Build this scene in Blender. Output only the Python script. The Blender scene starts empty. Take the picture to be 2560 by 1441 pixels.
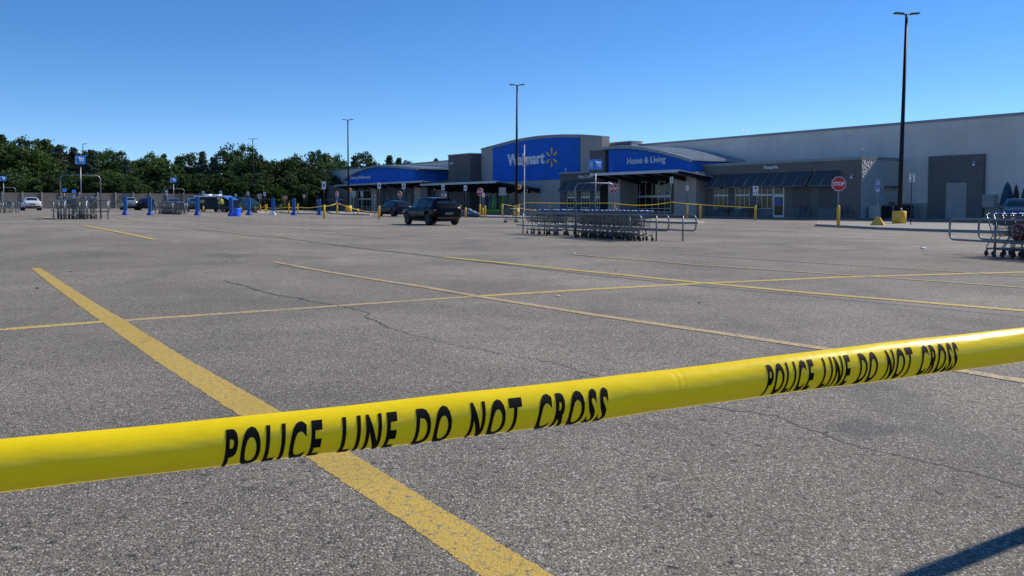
import bpy, bmesh, math, random
from mathutils import Vector, Matrix, noise
R = math.radians
random.seed(7)
scene = bpy.context.scene

# ---------------------------------------------------------------- camera
CAM_H = 1.25; F = 2200.0; PITCH = R(2.5); HOR = 511.0; CX = 1280.0
CY = HOR + F*math.tan(PITCH)
cam_d = bpy.data.cameras.new("camera"); cam = bpy.data.objects.new("camera", cam_d)
scene.collection.objects.link(cam); scene.camera = cam
cam.location = (0, 0, CAM_H); cam.rotation_euler = (math.pi/2-PITCH, 0, 0)
cam_d.sensor_width = 36; cam_d.lens = F/2560*36
cam_d.shift_y = (CY-720.5)/2560
cam_d.clip_start = 0.05; cam_d.clip_end = 6000

# ---------------------------------------------------------------- light
SUN_AZ = R(66)      # clockwise from +Y towards +X
SUN_EL = R(42)
world = bpy.data.worlds.new("World"); scene.world = world; world.use_nodes = True
wt = world.node_tree; wt.nodes.clear()
wo = wt.nodes.new('ShaderNodeOutputWorld'); wb = wt.nodes.new('ShaderNodeBackground')
sky = wt.nodes.new('ShaderNodeTexSky'); sky.sky_type = 'NISHITA'; sky.sun_disc = False
sky.sun_elevation = SUN_EL; sky.sun_rotation = SUN_AZ
sky.altitude = 1200; sky.air_density = 1.0; sky.dust_density = 0.0; sky.ozone_density = 3.0
hs = wt.nodes.new('ShaderNodeHueSaturation'); hs.inputs['Saturation'].default_value = 1.27; hs.inputs['Hue'].default_value = 0.505
tc = wt.nodes.new('ShaderNodeTexCoord'); vm = wt.nodes.new('ShaderNodeVectorMath'); vm.operation = 'MULTIPLY_ADD'
vm.inputs[1].default_value = (1, 1, 1.5); vm.inputs[2].default_value = (0, 0, .03); vn = wt.nodes.new('ShaderNodeVectorMath'); vn.operation = 'NORMALIZE'
wt.links.new(tc.outputs['Generated'], vm.inputs[0]); wt.links.new(vm.outputs[0], vn.inputs[0]); wt.links.new(vn.outputs[0], sky.inputs['Vector'])
wt.links.new(sky.outputs[0], hs.inputs['Color']); wt.links.new(hs.outputs[0], wb.inputs[0])
wb.inputs[1].default_value = 0.138
wt.links.new(wb.outputs[0], wo.inputs[0])
sd = bpy.data.lights.new("sun", 'SUN'); sd.energy = 4.7; sd.angle = R(0.55); sd.color = (1.0, 0.91, 0.79)
sun = bpy.data.objects.new("sun", sd); scene.collection.objects.link(sun)
SD = Vector((math.sin(SUN_AZ)*math.cos(SUN_EL), math.cos(SUN_AZ)*math.cos(SUN_EL), math.sin(SUN_EL)))
sun.rotation_euler = SD.to_track_quat('Z', 'Y').to_euler(); sun.location = SD*50
scene.view_settings.view_transform = 'Standard'; scene.view_settings.look = 'None'
scene.view_settings.exposure = 0.28; scene.view_settings.gamma = 1.0

# ---------------------------------------------------------------- projection helpers (survey of the place from the photograph)
def ray(px, py):
    a = (px-CX)/F; b = -(py-CY)/F
    return Vector((a, math.cos(PITCH)+b*math.sin(PITCH), -math.sin(PITCH)+b*math.cos(PITCH)))
def ss(t): t = max(0.0, min(1.0, t)); return t*t*(3-2*t)
def gz(x, y):
    if y < 1: return 0.0
    return 0.55*ss((-x/y-.12)/.38)*ss((y-8)/27)
C0 = Vector((0, 0, CAM_H))
def G(px, py):
    d = ray(px, py); z = 0.0
    for _ in range(30):
        t = (z-CAM_H)/d.z; p = C0+d*t; z = z*.5+gz(p.x, p.y)*.5
    return Vector((p.x, p.y, gz(p.x, p.y)))
def AT(px, py, D):
    d = ray(px, py); return C0+d*(D/d.y)
def HZ(px, py, base):      # height above base point of pixel row py at that distance
    return AT(px, py, base.y).z-base.z

# ---------------------------------------------------------------- materials
MATS = {}
def mat(name, col, rough=.6, metal=0.0, var=0.0, vscale=3.0, bump=0.0, bscale=60.0, spec=.5, coat=0.0, trans=0.0):
    if name in MATS: return MATS[name]
    m = bpy.data.materials.new(name); m.use_nodes = True; nt = m.node_tree
    b = nt.nodes['Principled BSDF']
    b.inputs['Base Color'].default_value = (*col, 1); b.inputs['Roughness'].default_value = rough
    b.inputs['Metallic'].default_value = metal; b.inputs['Specular IOR Level'].default_value = spec
    b.inputs['Coat Weight'].default_value = coat
    if var > 0:
        g = nt.nodes.new('ShaderNodeNewGeometry'); n = nt.nodes.new('ShaderNodeTexNoise')
        n.inputs['Scale'].default_value = vscale; n.inputs['Detail'].default_value = 6; n.inputs['Roughness'].default_value = .65
        nt.links.new(g.outputs['Position'], n.inputs['Vector'])
        r = nt.nodes.new('ShaderNodeMapRange'); r.inputs['From Min'].default_value = .3; r.inputs['From Max'].default_value = .7
        r.inputs['To Min'].default_value = 1-var; r.inputs['To Max'].default_value = 1+var
        nt.links.new(n.outputs['Fac'], r.inputs['Value'])
        mx = nt.nodes.new('ShaderNodeMix'); mx.data_type = 'RGBA'; mx.blend_type = 'MULTIPLY'; mx.inputs[0].default_value = 1
        mx.inputs[6].default_value = (*col, 1)
        nt.links.new(r.outputs[0], mx.inputs[7]); nt.links.new(mx.outputs[2], b.inputs['Base Color'])
    if bump > 0:
        g = nt.nodes.new('ShaderNodeNewGeometry'); n = nt.nodes.new('ShaderNodeTexNoise')
        n.inputs['Scale'].default_value = bscale; n.inputs['Detail'].default_value = 4
        nt.links.new(g.outputs['Position'], n.inputs['Vector'])
        bp = nt.nodes.new('ShaderNodeBump'); bp.inputs['Strength'].default_value = bump; bp.inputs['Distance'].default_value = .05
        nt.links.new(n.outputs['Fac'], bp.inputs['Height']); nt.links.new(bp.outputs[0], b.inputs['Normal'])
    MATS[name] = m; return m

def mixc(nt, fac, a, b, blend='MIX'):
    mx = nt.nodes.new('ShaderNodeMix'); mx.data_type = 'RGBA'; mx.blend_type = blend
    for s, v in ((0, fac), (6, a), (7, b)):
        if isinstance(v, (tuple, float, int)): mx.inputs[s].default_value = (*v, 1) if isinstance(v, tuple) else v
        else: nt.links.new(v, mx.inputs[s])
    return mx.outputs[2]
def tex(nt, kind, scale, vec, detail=3, rough=.6, dist=0):
    if kind == 'noise':
        n = nt.nodes.new('ShaderNodeTexNoise'); n.inputs['Detail'].default_value = detail; n.inputs['Roughness'].default_value = rough
        n.inputs['Distortion'].default_value = dist
    else:
        n = nt.nodes.new('ShaderNodeTexVoronoi')
        if kind == 'edge': n.feature = 'DISTANCE_TO_EDGE'
    n.inputs['Scale'].default_value = scale; nt.links.new(vec, n.inputs['Vector']); return n
def rng(nt, v, a, b, c=0.0, d=1.0, smooth=False):
    r = nt.nodes.new('ShaderNodeMapRange'); r.inputs['From Min'].default_value = a; r.inputs['From Max'].default_value = b
    r.inputs['To Min'].default_value = c; r.inputs['To Max'].default_value = d
    if smooth: r.interpolation_type = 'SMOOTHSTEP'
    nt.links.new(v, r.inputs['Value']); return r.outputs[0]

def asphalt_nodes(nt, stains=()):
    """returns (colour socket, height socket)"""
    geo = nt.nodes.new('ShaderNodeNewGeometry'); P = geo.outputs['Position']
    vo = tex(nt, 'vor', 96, P); fine = tex(nt, 'noise', 190, P, 4, .75); mid = tex(nt, 'noise', 34, P, 3)
    sep = nt.nodes.new('ShaderNodeSeparateColor'); nt.links.new(vo.outputs['Color'], sep.inputs[0])
    stone = rng(nt, sep.outputs[0], .0, 1.0, .55, 1.45)
    bright = rng(nt, sep.outputs[1], .90, .94, 0, 1)
    base = mixc(nt, 1.0, (.206, .184, .143), stone, 'MULTIPLY')
    base = mixc(nt, 1.0, base, rng(nt, fine.outputs[0], .32, .68, .52, 1.48), 'MULTIPLY')
    base = mixc(nt, rng(nt, bright, 0, 1, 0, .8), base, (.55, .52, .46))
    pit = rng(nt, vo.outputs['Distance'], .55, .85, 0, .55)
    base = mixc(nt, pit, base, (.055, .053, .052))
    pit2 = rng(nt, mid.outputs[0], .595, .64, 0, .85)
    base = mixc(nt, pit2, base, (.06, .058, .056))
    for sc_, th, r0, r1, cc, kk in ((9, .60, .09, .19, (.03, .029, .028), .9), (20, .62, .11, .22, (.045, .043, .04), .8), (41, .58, .12, .24, (.60, .57, .50), .85)):
        wv = nt.nodes.new('ShaderNodeVectorMath'); wv.operation = 'MULTIPLY_ADD'; nt.links.new(mid.outputs['Color'], wv.inputs[0]); wv.inputs[1].default_value = (.9/sc_, .9/sc_, 0); nt.links.new(P, wv.inputs[2])
        v_ = tex(nt, 'vor', sc_, wv.outputs[0]); sp = nt.nodes.new('ShaderNodeSeparateColor'); nt.links.new(v_.outputs['Color'], sp.inputs[0])
        ml = nt.nodes.new('ShaderNodeMath'); ml.operation = 'MULTIPLY'; nt.links.new(rng(nt, sp.outputs[2], th, th+.02, 0, kk), ml.inputs[0]); nt.links.new(rng(nt, v_.outputs['Distance'], r0, r1, 1, 0), ml.inputs[1])
        base = mixc(nt, ml.outputs[0], base, cc)
    # wear and dirt at several sizes
    for sc, lo, hi, k in ((.09, .38, .62, (.78, 1.13)), (.42, .36, .64, (.84, 1.11)), (2.2, .3, .7, (.92, 1.07))):
        n = tex(nt, 'noise', sc, P, 5, .6, .3)
        base = mixc(nt, 1.0, base, rng(nt, n.outputs[0], lo, hi, *k), 'MULTIPLY')
    # tyre-polished / oily dark patches
    mp = nt.nodes.new('ShaderNodeMapping'); mp.inputs['Rotation'].default_value = (0, 0, R(-34)); mp.inputs['Scale'].default_value = (1.0, .22, 1)
    nt.links.new(P, mp.inputs['Vector'])
    n = tex(nt, 'noise', .55, mp.outputs[0], 5, .62, .5)
    base = mixc(nt, rng(nt, n.outputs[0], .56, .70, 0, .40, True), base, (.085, .083, .082))
    n = tex(nt, 'noise', 1.9, P, 4, .7, .8)
    base = mixc(nt, rng(nt, n.outputs[0], .66, .74, 0, .35, True), base, (.08, .078, .076))
    n = tex(nt, 'noise', 11, P, 3, .6, .4)
    base = mixc(nt, rng(nt, n.outputs[0], .70, .76, 0, .5, True), base, (.06, .06, .06))
    for (sx, sy, rad, k) in stains:
        sb = nt.nodes.new('ShaderNodeVectorMath'); sb.operation = 'DISTANCE'; sb.inputs[1].default_value = (sx, sy, 0)
        wr = tex(nt, 'noise', 3.5/rad*.35, P, 4); 
        nt.links.new(P, sb.inputs[0])
        ad = nt.nodes.new('ShaderNodeMath'); ad.operation = 'MULTIPLY_ADD'; nt.links.new(wr.outputs[0], ad.inputs[0])
        ad.inputs[1].default_value = rad*1.3; nt.links.new(sb.outputs['Value'], ad.inputs[2])
        base = mixc(nt, rng(nt, ad.outputs[0], rad*1.05, rad*1.6, k, 0, True), base, (.065, .063, .062))
    hmix = nt.nodes.new('ShaderNodeMath'); hmix.operation = 'ADD'
    h1 = rng(nt, vo.outputs['Distance'], 0, .8, 1, 0); h2 = rng(nt, fine.outputs[0], 0, 1, 0, .6)
    nt.links.new(h1, hmix.inputs[0]); nt.links.new(h2, hmix.inputs[1])
    return base, hmix.outputs[0], P

def asphalt_mat(stains):
    m = bpy.data.materials.new('asphalt'); m.use_nodes = True; nt = m.node_tree; b = nt.nodes['Principled BSDF']
    c, h, P = asphalt_nodes(nt, stains); nt.links.new(c, b.inputs['Base Color'])
    b.inputs['Roughness'].default_value = .78; b.inputs['Specular IOR Level'].default_value = .35
    bp = nt.nodes.new('ShaderNodeBump'); bp.inputs['Strength'].default_value = .8; bp.inputs['Distance'].default_value = .008
    nt.links.new(h, bp.inputs['Height']); nt.links.new(bp.outputs[0], b.inputs['Normal'])
    return m
def paint_mat(name, col, wear, crack=.5):
    m = bpy.data.materials.new(name); m.use_nodes = True; nt = m.node_tree; b = nt.nodes['Principled BSDF']
    c, h, P = asphalt_nodes(nt)
    n1 = tex(nt, 'noise', 26, P, 5, .72); n2 = tex(nt, 'noise', 1.1, P, 3)
    n3 = tex(nt, 'noise', 60, P, 4, .7)
    pc = mixc(nt, 1.0, col, rng(nt, n2.outputs[0], .3, .7, .88, 1.1), 'MULTIPLY')
    pc = mixc(nt, 1.0, pc, rng(nt, n3.outputs[0], .3, .7, .78, 1.15), 'MULTIPLY')
    ad = nt.nodes.new('ShaderNodeMath'); ad.operation = 'MULTIPLY_ADD'; nt.links.new(n2.outputs[0], ad.inputs[0]); ad.inputs[1].default_value = .35
    nt.links.new(n1.outputs[0], ad.inputs[2])
    w = rng(nt, ad.outputs[0], .9-wear, .98-wear, 0, 1)
    # thin crazing
    wp = nt.nodes.new('ShaderNodeVectorMath'); wp.operation = 'MULTIPLY_ADD'; nt.links.new(n1.outputs['Color'], wp.inputs[0])
    wp.inputs[1].default_value = (.06, .06, 0); nt.links.new(P, wp.inputs[2])
    e = tex(nt, 'edge', 13, wp.outputs[0]); em = rng(nt, e.outputs['Distance'], .012, .03, crack, 0)
    e2 = nt.nodes.new('ShaderNodeMath'); e2.operation = 'MULTIPLY'; nt.links.new(em, e2.inputs[0])
    nt.links.new(rng(nt, n1.outputs[0], .44, .56), e2.inputs[1])
    pc = mixc(nt, e2.outputs[0], pc, (.12, .095, .05))
    fin = mixc(nt, w, pc, c)
    nt.links.new(fin, b.inputs['Base Color']); b.inputs['Roughness'].default_value = .65
    bp = nt.nodes.new('ShaderNodeBump'); bp.inputs['Strength'].default_value = .35; bp.inputs['Distance'].default_value = .006
    nt.links.new(h, bp.inputs['Height']); nt.links.new(bp.outputs[0], b.inputs['Normal'])
    return m
def wall_mat(name, col, panel=None, blocks=None):
    """painted block / panel wall: colour drift, faint joints, streaks"""
    m = bpy.data.materials.new(name); m.use_nodes = True; nt = m.node_tree; b = nt.nodes['Principled BSDF']
    tc = nt.nodes.new('ShaderNodeTexCoord'); O = tc.outputs['Object']
    n = tex(nt, 'noise', .35, O, 5, .6); c = mixc(nt, 1.0, col, rng(nt, n.outputs[0], .3, .7, .9, 1.1), 'MULTIPLY')
    mp = nt.nodes.new('ShaderNodeMapping'); mp.inputs['Scale'].default_value = (1.2, 1.2, .12); nt.links.new(O, mp.inputs['Vector'])
    n = tex(nt, 'noise', 1.0, mp.outputs[0], 4, .6); c = mixc(nt, 1.0, c, rng(nt, n.outputs[0], .3, .7, .965, 1.035), 'MULTIPLY')
    if blocks:
        sw = nt.nodes.new('ShaderNodeSeparateXYZ'); nt.links.new(O, sw.inputs[0])
        ad = nt.nodes.new('ShaderNodeMath'); ad.operation = 'ADD'; nt.links.new(sw.outputs[0], ad.inputs[0]); nt.links.new(sw.outputs[1], ad.inputs[1])
        cb = nt.nodes.new('ShaderNodeCombineXYZ'); nt.links.new(ad.outputs[0], cb.inputs[0]); nt.links.new(sw.outputs[2], cb.inputs[1])
        br = nt.nodes.new('ShaderNodeTexBrick'); br.inputs['Scale'].default_value = 1.0
        br.inputs['Brick Width'].default_value = blocks[0]; br.inputs['Row Height'].default_value = blocks[1]; br.inputs['Mortar Size'].default_value = blocks[2]
        br.inputs['Color1'].default_value = (1, 1, 1, 1); br.inputs['Color2'].default_value = (.93, .93, .93, 1); br.inputs['Mortar'].default_value = (.87, .87, .87, 1)
        if len(blocks) > 3: br.offset = 0
        nt.links.new(cb.outputs[0], br.inputs['Vector']); c = mixc(nt, 1.0, c, br.outputs[0], 'MULTIPLY')
        nb = tex(nt, 'noise', 14, O, 5, .7); bp = nt.nodes.new('ShaderNodeBump'); bp.inputs['Strength'].default_value = .5; bp.inputs['Distance'].default_value = .04
        nt.links.new(nb.outputs[0], bp.inputs['Height']); nt.links.new(bp.outputs[0], b.inputs['Normal'])
    nt.links.new(c, b.inputs['Base Color']); b.inputs['Roughness'].default_value = .85
    b.inputs['Specular IOR Level'].default_value = .25
    MATS[name] = m; return m

M_steel = mat('galvanised_steel', (.20, .215, .23), .42, .7, .15, 6)
M_darksteel = mat('dark_painted_steel', (.018, .02, .026), .4, .2, .1, 4)
M_pole = mat('bronze_pole_paint', (.006, .009, .014), .55, 0, .15, 2, spec=.2)
M_cart = mat('cart_wire', (.14, .16, .16), .35, .8)
M_blueplastic = mat('blue_plastic', (.03, .12, .40), .35)
M_blackrub = mat('black_rubber', (.018, .018, .02), .7, bump=.1)
M_yellow = mat('yellow_post_paint', (.72, .42, .035), .5, 0, .14, 5)
M_yellow2 = mat('yellow_base_paint', (.74, .42, .05), .6, 0, .18, 2.2, .15, 40)
M_white = mat('white_enamel', (.74, .75, .76), .45, 0, .06, 6)
M_red = mat('stop_red', (.50, .015, .03), .45)
M_signblue = mat('sign_blue', (.01, .07, .42), .4)
M_grey = mat('sign_back_metal', (.30, .32, .33), .5, .4)
M_print = mat('tape_print', (.006, .006, .006), .6, spec=.12)
M_black = mat('black_print', (.015, .015, .017), .5)
M_totem = mat('banner_blue', (.012, .11, .36), .55)
M_concrete = mat('kerb_concrete', (.30, .28, .25), .9, 0, .15, 3, .3, 30)
M_letter = mat('letter_grey', (.78, .80, .80), .5)
M_letterw = mat('letter_white', (.72, .76, .80), .45)
M_ylogo = mat('emblem_yellow', (.80, .48, .08), .5)
M_glass = mat('dark_glass', (.005, .007, .008), .08, 0, spec=.3)
M_frame = mat('aluminium_frame', (.60, .62, .62), .45, .3)
M_awn = mat('awning_fabric', (.055, .062, .072), .85, 0, .12, 1.5)
M_soff = mat('soffit_metal', (.10, .11, .12), .6, .2)
M_roofm = mat('roof_metal', (.42, .45, .48), .42, .5, .1, 1)
M_litplate = mat('orange_disc', (.82, .36, .10), .5)
# ---------------------------------------------------------------- object helpers
COL = scene.collection
def tag(o, label=None, cat=None, group=None, kind=None):
    if label: o['label'] = label
    if cat: o['category'] = cat
    if group: o['group'] = group
    if kind: o['kind'] = kind
    return o
def empty(name, loc=(0, 0, 0), rz=0.0, label=None, cat=None, group=None):
    o = bpy.data.objects.new(name, None); o.empty_display_size = .2; COL.objects.link(o); o.location = loc; o.rotation_euler = (0, 0, rz)
    return tag(o, label, cat, group)
def kids(o): return [c for c in bpy.data.objects if c.parent == o]
def copy_tree(o, parent=None):
    ch = KIDS.get(o.name)
    if ch is None: ch = KIDS[o.name] = kids(o)
    c = o.copy(); COL.objects.link(c)
    if parent: c.parent = parent
    for k in ch: copy_tree(k, c)
    return c
KIDS = {}
class MB:
    def __init__(s): s.v = []; s.f = []; s.sm = []
    def add(s, vs, fs, smooth=False):
        k = len(s.v); s.v += [tuple(v) for v in vs]; s.f += [tuple(i+k for i in f) for f in fs]; s.sm += [smooth]*len(fs); return s
    def box(s, x0, x1, y0, y1, z0, z1, M=None):
        vs = [Vector(p) for p in ((x0, y0, z0), (x1, y0, z0), (x1, y1, z0), (x0, y1, z0), (x0, y0, z1), (x1, y0, z1), (x1, y1, z1), (x0, y1, z1))]
        if M: vs = [M@v for v in vs]
        return s.add(vs, [(0, 3, 2, 1), (4, 5, 6, 7), (0, 1, 5, 4), (1, 2, 6, 5), (2, 3, 7, 6), (3, 0, 4, 7)])
    def tube(s, pts, r, n=8, closed=False, caps=True):
        pts = [Vector(p) for p in pts]; rs = r if isinstance(r, (list, tuple)) else [r]*len(pts)
        m = len(pts); rings = []; prev = None
        for i, p in enumerate(pts):
            if closed: t = pts[(i+1) % m]-pts[i-1]
            else: t = pts[min(i+1, m-1)]-pts[max(i-1, 0)]
            t.normalize()
            if prev is None:
                a = Vector((0, 0, 1)) if abs(t.z) < .9 else Vector((1, 0, 0))
                u = t.cross(a).normalized()
            else:
                u = (prev-t*prev.dot(t)); u = u.normalized() if u.length > 1e-6 else t.orthogonal().normalized()
            prev = u; w = t.cross(u)
            rings.append([p+(u*math.cos(2*math.pi*k/n)+w*math.sin(2*math.pi*k/n))*rs[i] for k in range(n)])
        vs = [v for rg in rings for v in rg]; fs = []
        for i in range(m if closed else m-1):
            j = (i+1) % m
            for k in range(n):
                k2 = (k+1) % n; fs.append((i*n+k, i*n+k2, j*n+k2, j*n+k))
        s.add(vs, fs, n > 4)
        if caps and not closed:
            k = len(s.v)-len(vs); s.f += [tuple(k+i for i in reversed(range(n))), tuple(k+(m-1)*n+i for i in range(n))]; s.sm += [False, False]
        return s
    def lathe(s, prof, n=16, M=None, cap=True):
        vs = [Vector((r*math.cos(2*math.pi*k/n), r*math.sin(2*math.pi*k/n), z)) for r, z in prof for k in range(n)]
        if M: vs = [M@v for v in vs]
        fs = [(i*n+k, i*n+(k+1) % n, (i+1)*n+(k+1) % n, (i+1)*n+k) for i in range(len(prof)-1) for k in range(n)]
        s.add(vs, fs, True)
        if cap:
            k = len(s.v)-len(vs); s.f += [tuple(k+i for i in reversed(range(n))), tuple(k+(len(prof)-1)*n+i for i in range(n))]; s.sm += [False]*2
        return s
    def prism(s, poly, y0, y1, M=None):   # poly in (x,z), extruded in y
        n = len(poly)
        vs = [Vector((x, y0, z)) for x, z in poly]+[Vector((x, y1, z)) for x, z in poly]
        if M: vs = [M@v for v in vs]
        fs = [tuple(range(n)), tuple(reversed(range(n, 2*n)))]+[(i, i+n, (i+1) % n+n, (i+1) % n) for i in range(n)]
        return s.add(vs, fs)
    def slab(s, poly, z0, z1):            # poly in (x,y)
        n = len(poly); vs = [Vector((x, y, z0)) for x, y in poly]+[Vector((x, y, z1)) for x, y in poly]
        fs = [tuple(reversed(range(n))), tuple(range(n, 2*n))]+[(i, (i+1) % n, (i+1) % n+n, i+n) for i in range(n)]
        return s.add(vs, fs)
    def sphere(s, c, r, n=10, m=6, sc=(1, 1, 1)):
        c = Vector(c); vs = []
        for i in range(1, m):
            a = math.pi*i/m
            for k in range(n):
                b = 2*math.pi*k/n; vs.append(c+Vector((r*sc[0]*math.sin(a)*math.cos(b), r*sc[1]*math.sin(a)*math.sin(b), r*sc[2]*math.cos(a))))
        vs += [c+Vector((0, 0, r*sc[2])), c-Vector((0, 0, r*sc[2]))]
        fs = [(i*n+k, (i+1)*n+k, (i+1)*n+(k+1) % n, i*n+(k+1) % n) for i in range(m-2) for k in range(n)]
        t = (m-1)*n; fs += [(t, k, (k+1) % n) for k in range(n)]+[(t+1, (m-2)*n+(k+1) % n, (m-2)*n+k) for k in range(n)]
        return s.add(vs, fs, True)
    def build(s, name, m, parent=None, bevel=0, fix=True):
        me = bpy.data.meshes.new(name); me.from_pydata(s.v, [], s.f)
        me.polygons.foreach_set('use_smooth', s.sm)
        if fix:
            bm = bmesh.new(); bm.from_mesh(me); bmesh.ops.recalc_face_normals(bm, faces=bm.faces)
            if bevel: bmesh.ops.bevel(bm, geom=bm.edges, offset=bevel, segments=2, affect='EDGES', clamp_overlap=True)
            bm.to_mesh(me); bm.free()
        me.materials.append(m); me.update()
        o = bpy.data.objects.new(name, me); COL.objects.link(o)
        if parent: o.parent = parent
        return o
def text_mesh(body, size, bold=0.0, extrude=.02, sx=1.0, shear=0.0, align='LEFT', spc=(1, 1)):
    """lettering as (verts, faces) in x (along), z (up), y depth"""
    cu = bpy.data.curves.new('lettering', 'FONT'); cu.body = body; cu.size = size; cu.extrude = extrude; cu.offset = bold
    cu.align_x = align; cu.shear = shear; cu.resolution_u = 4; cu.space_character, cu.space_word = spc
    ob = bpy.data.objects.new('lettering', cu); COL.objects.link(ob)
    dg = bpy.context.evaluated_depsgraph_get(); dg.update()
    me = bpy.data.meshes.new_from_object(ob.evaluated_get(dg))
    vs = [Vector((v.co.x*sx, -v.co.z, v.co.y)) for v in me.vertices]; fs = [tuple(p.vertices) for p in me.polygons]
    bpy.data.objects.remove(ob); bpy.data.curves.remove(cu); bpy.data.meshes.remove(me)
    return vs, fs
def text_fit(body, x0, x1, z0, z1, bold=0.0, extrude=.02, shear=0):
    vs, fs = text_mesh(body, 1.0, bold, extrude, 1, shear)
    ax = min(v.x for v in vs); bx = max(v.x for v in vs); az = min(v.z for v in vs); bz = max(v.z for v in vs)
    return [Vector((x0+(v.x-ax)/(bx-ax)*(x1-x0), v.y, z0+(v.z-az)/(bz-az)*(z1-z0))) for v in vs], fs

# ---------------------------------------------------------------- ground
def build_ground():
    azs = [R(a) for a in [-180+6*i for i in range(22)]]+[R(-48+.4*i) for i in range(241)]+[R(54+6*i) for i in range(21)]
    rad = [0.0, .6]; r = .6
    while r < 3800: r *= 1.045 if r < 400 else 1.25; rad.append(r)
    vs = [(0, 0, 0)]; n = len(azs)
    for r in rad[1:]:
        for a in azs:
            x, y = r*math.sin(a), r*math.cos(a); vs.append((x, y, gz(x, y)))
    fs = [(0, 1+(k+1) % n, 1+k) for k in range(n)]
    for i in range(len(rad)-2):
        for k in range(n):
            fs.append((1+i*n+k, 1+i*n+(k+1) % n, 1+(i+1)*n+(k+1) % n, 1+(i+1)*n+k))
    mb = MB(); mb.add(vs, fs, True)
    st = []
    for px, py, rr, k in ((2150, 1070, .30, .62), (622, 1222, .05, .7), (515, 1187, .045, .8), (1662, 1200, .03, .9), (1620, 1153, .03, .8), (1030, 590, .6, .5),
                          (2010, 570, 1.1, .5), (790, 645, .6, .35), (560, 640, .8, .35), (1250, 590, 1.0, .3), (1570, 1130, .02, .8)):
        g = G(px, py); st.append((g.x, g.y, rr, k))
    o = mb.build('ground', asphalt_mat(st)); tag(o, kind='structure'); return o
build_ground()
def LZ(x, y): return gz(x, y)+.0008+.0001*max(y, 0)+.0004*max(0, y-10)
def resample(pts, step=.5):
    out = []
    for a, b in zip(pts, pts[1:]):
        L = (Vector(b[:2])-Vector(a[:2])).length; n = max(1, int(L/step))
        for i in range(n): out.append(tuple(a[j]+(b[j]-a[j])*i/n for j in range(len(a))))
    out.append(tuple(pts[-1])); return out
def ribbon(mb, pts, w, lift=0.0, jag=0.0, step=.4):
    p = resample([(q.x, q.y, (w[i] if isinstance(w, list) else w)) for i, q in enumerate(pts)], step); vs = []
    for i, a in enumerate(p):
        b = p[min(i+1, len(p)-1)]; c = p[max(i-1, 0)]
        t = Vector((b[0]-c[0], b[1]-c[1])); t.normalize(); nx, ny = -t.y, t.x
        for s in (-1, 1):
            ww = a[2]/2*(1+random.uniform(-jag, jag)); x, y = a[0]+s*nx*ww, a[1]+s*ny*ww; vs.append((x, y, LZ(x, y)+lift))
    mb.add(vs, [(2*i, 2*i+2, 2*i+3, 2*i+1) for i in range(len(p)-1)])
P_bold = paint_mat('bold_yellow_paint', (.45, .31, .05), .15, .9)
P_yel = paint_mat('yellow_line_paint', (.50, .37, .07), .19, .3)
P_or = paint_mat('worn_orange_paint', (.47, .345, .16), .235, .2)
P_pale = paint_mat('faded_yellow_paint', (.42, .34, .15), .24, .2)
P_seam = mat('tar_seam', (.065, .064, .064), .7, 0, .3, 20)
P_crack = mat('crack_dark', (.06, .056, .052), .9)
def line(name, m, pix, w, label=None, **k):
    mb = MB(); pts = [G(*p) for p in pix]
    ribbon(mb, pts, w, **k); o = mb.build(name, m, fix=False); tag(o, kind='structure'); return o
# bold stripe from both its edges
mb = MB(); L = [(77, 671), (255, 805), (395, 907), (542, 1003), (758, 1140), (1000, 1299), (1205, 1441), (1500, 1648)]
Rr = [(102, 671), (310, 800), (468, 898), (650, 1000), (865, 1125), (1134, 1290), (1387, 1441), (1735, 1648)]
a = resample([(g.x, g.y) for g in (G(*p) for p in L)], .25); vs = []
import bisect as _b
Lg = [G(*p) for p in L]; Rg = [G(*p) for p in Rr]; pr = []
for i in range(len(Lg)-1):
    for k in range(40):
        t = k/40; pr.append((Lg[i].lerp(Lg[i+1], t), Rg[i].lerp(Rg[i+1], t)))
for l, r_ in pr:
    d = (r_-l).normalized(); j1 = random.gauss(0, .0035); j2 = random.gauss(0, .0035)
    for q in (l+d*j1, r_+d*j2): vs.append((q.x, q.y, LZ(q.x, q.y)+.0003))
mb.add(vs, [(2*i, 2*i+1, 2*i+3, 2*i+2) for i in range(len(pr)-1)])
tag(mb.build('parking_stripe', P_bold, fix=False), kind='structure')
line('parking_stripe', P_yel, [(-300, 848), (0, 825), (265, 804)], .17, jag=.06)
line('parking_stripe', P_or, [(275, 804), (480, 790), (700, 775), (960, 757), (1195, 741)], .15, jag=.12)
line('parking_stripe', P_yel, [(1195, 741), (1480, 724), (1760, 709), (2100, 694), (2560, 681), (2900, 673)], .19, jag=.08)
line('parking_stripe', P_or, [(685, 656), (875, 690), (1060, 718), (1200, 743), (1480, 787), (1780, 831), (2080, 876), (2415, 930), (2700, 978)], .15, lift=.003, jag=.12)
line('parking_stripe', P_yel, [(1110, 644), (1280, 661), (1500, 683), (1750, 708), (2030, 734), (2560, 778), (2800, 800)], .185, lift=.003, jag=.08)
line('parking_stripe', P_pale, [(1430, 637), (1750, 664), (2140, 690), (2560, 720), (2800, 737)], .13, lift=.003, jag=.1)
line('parking_stripe', P_pale, [(1700, 636), (2180, 667), (2560, 692), (2800, 707)], .1, lift=.003, jag=.1)
line('parking_stripe', P_yel, [(207, 565), (300, 582), (388, 600)], .18, jag=.06)
line('parking_stripe', P_pale, [(450, 568), (590, 584), (722, 599)], .16, jag=.06)
line('parking_stripe', P_pale, [(715, 575), (850, 587), (985, 599)], .13, jag=.1)
line('parking_stripe', P_pale, [(1130, 597), (1240, 602)], .12, jag=.1)
line('parking_stripe', P_pale, [(100, 543), (150, 550)], .3, jag=.05)
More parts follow.
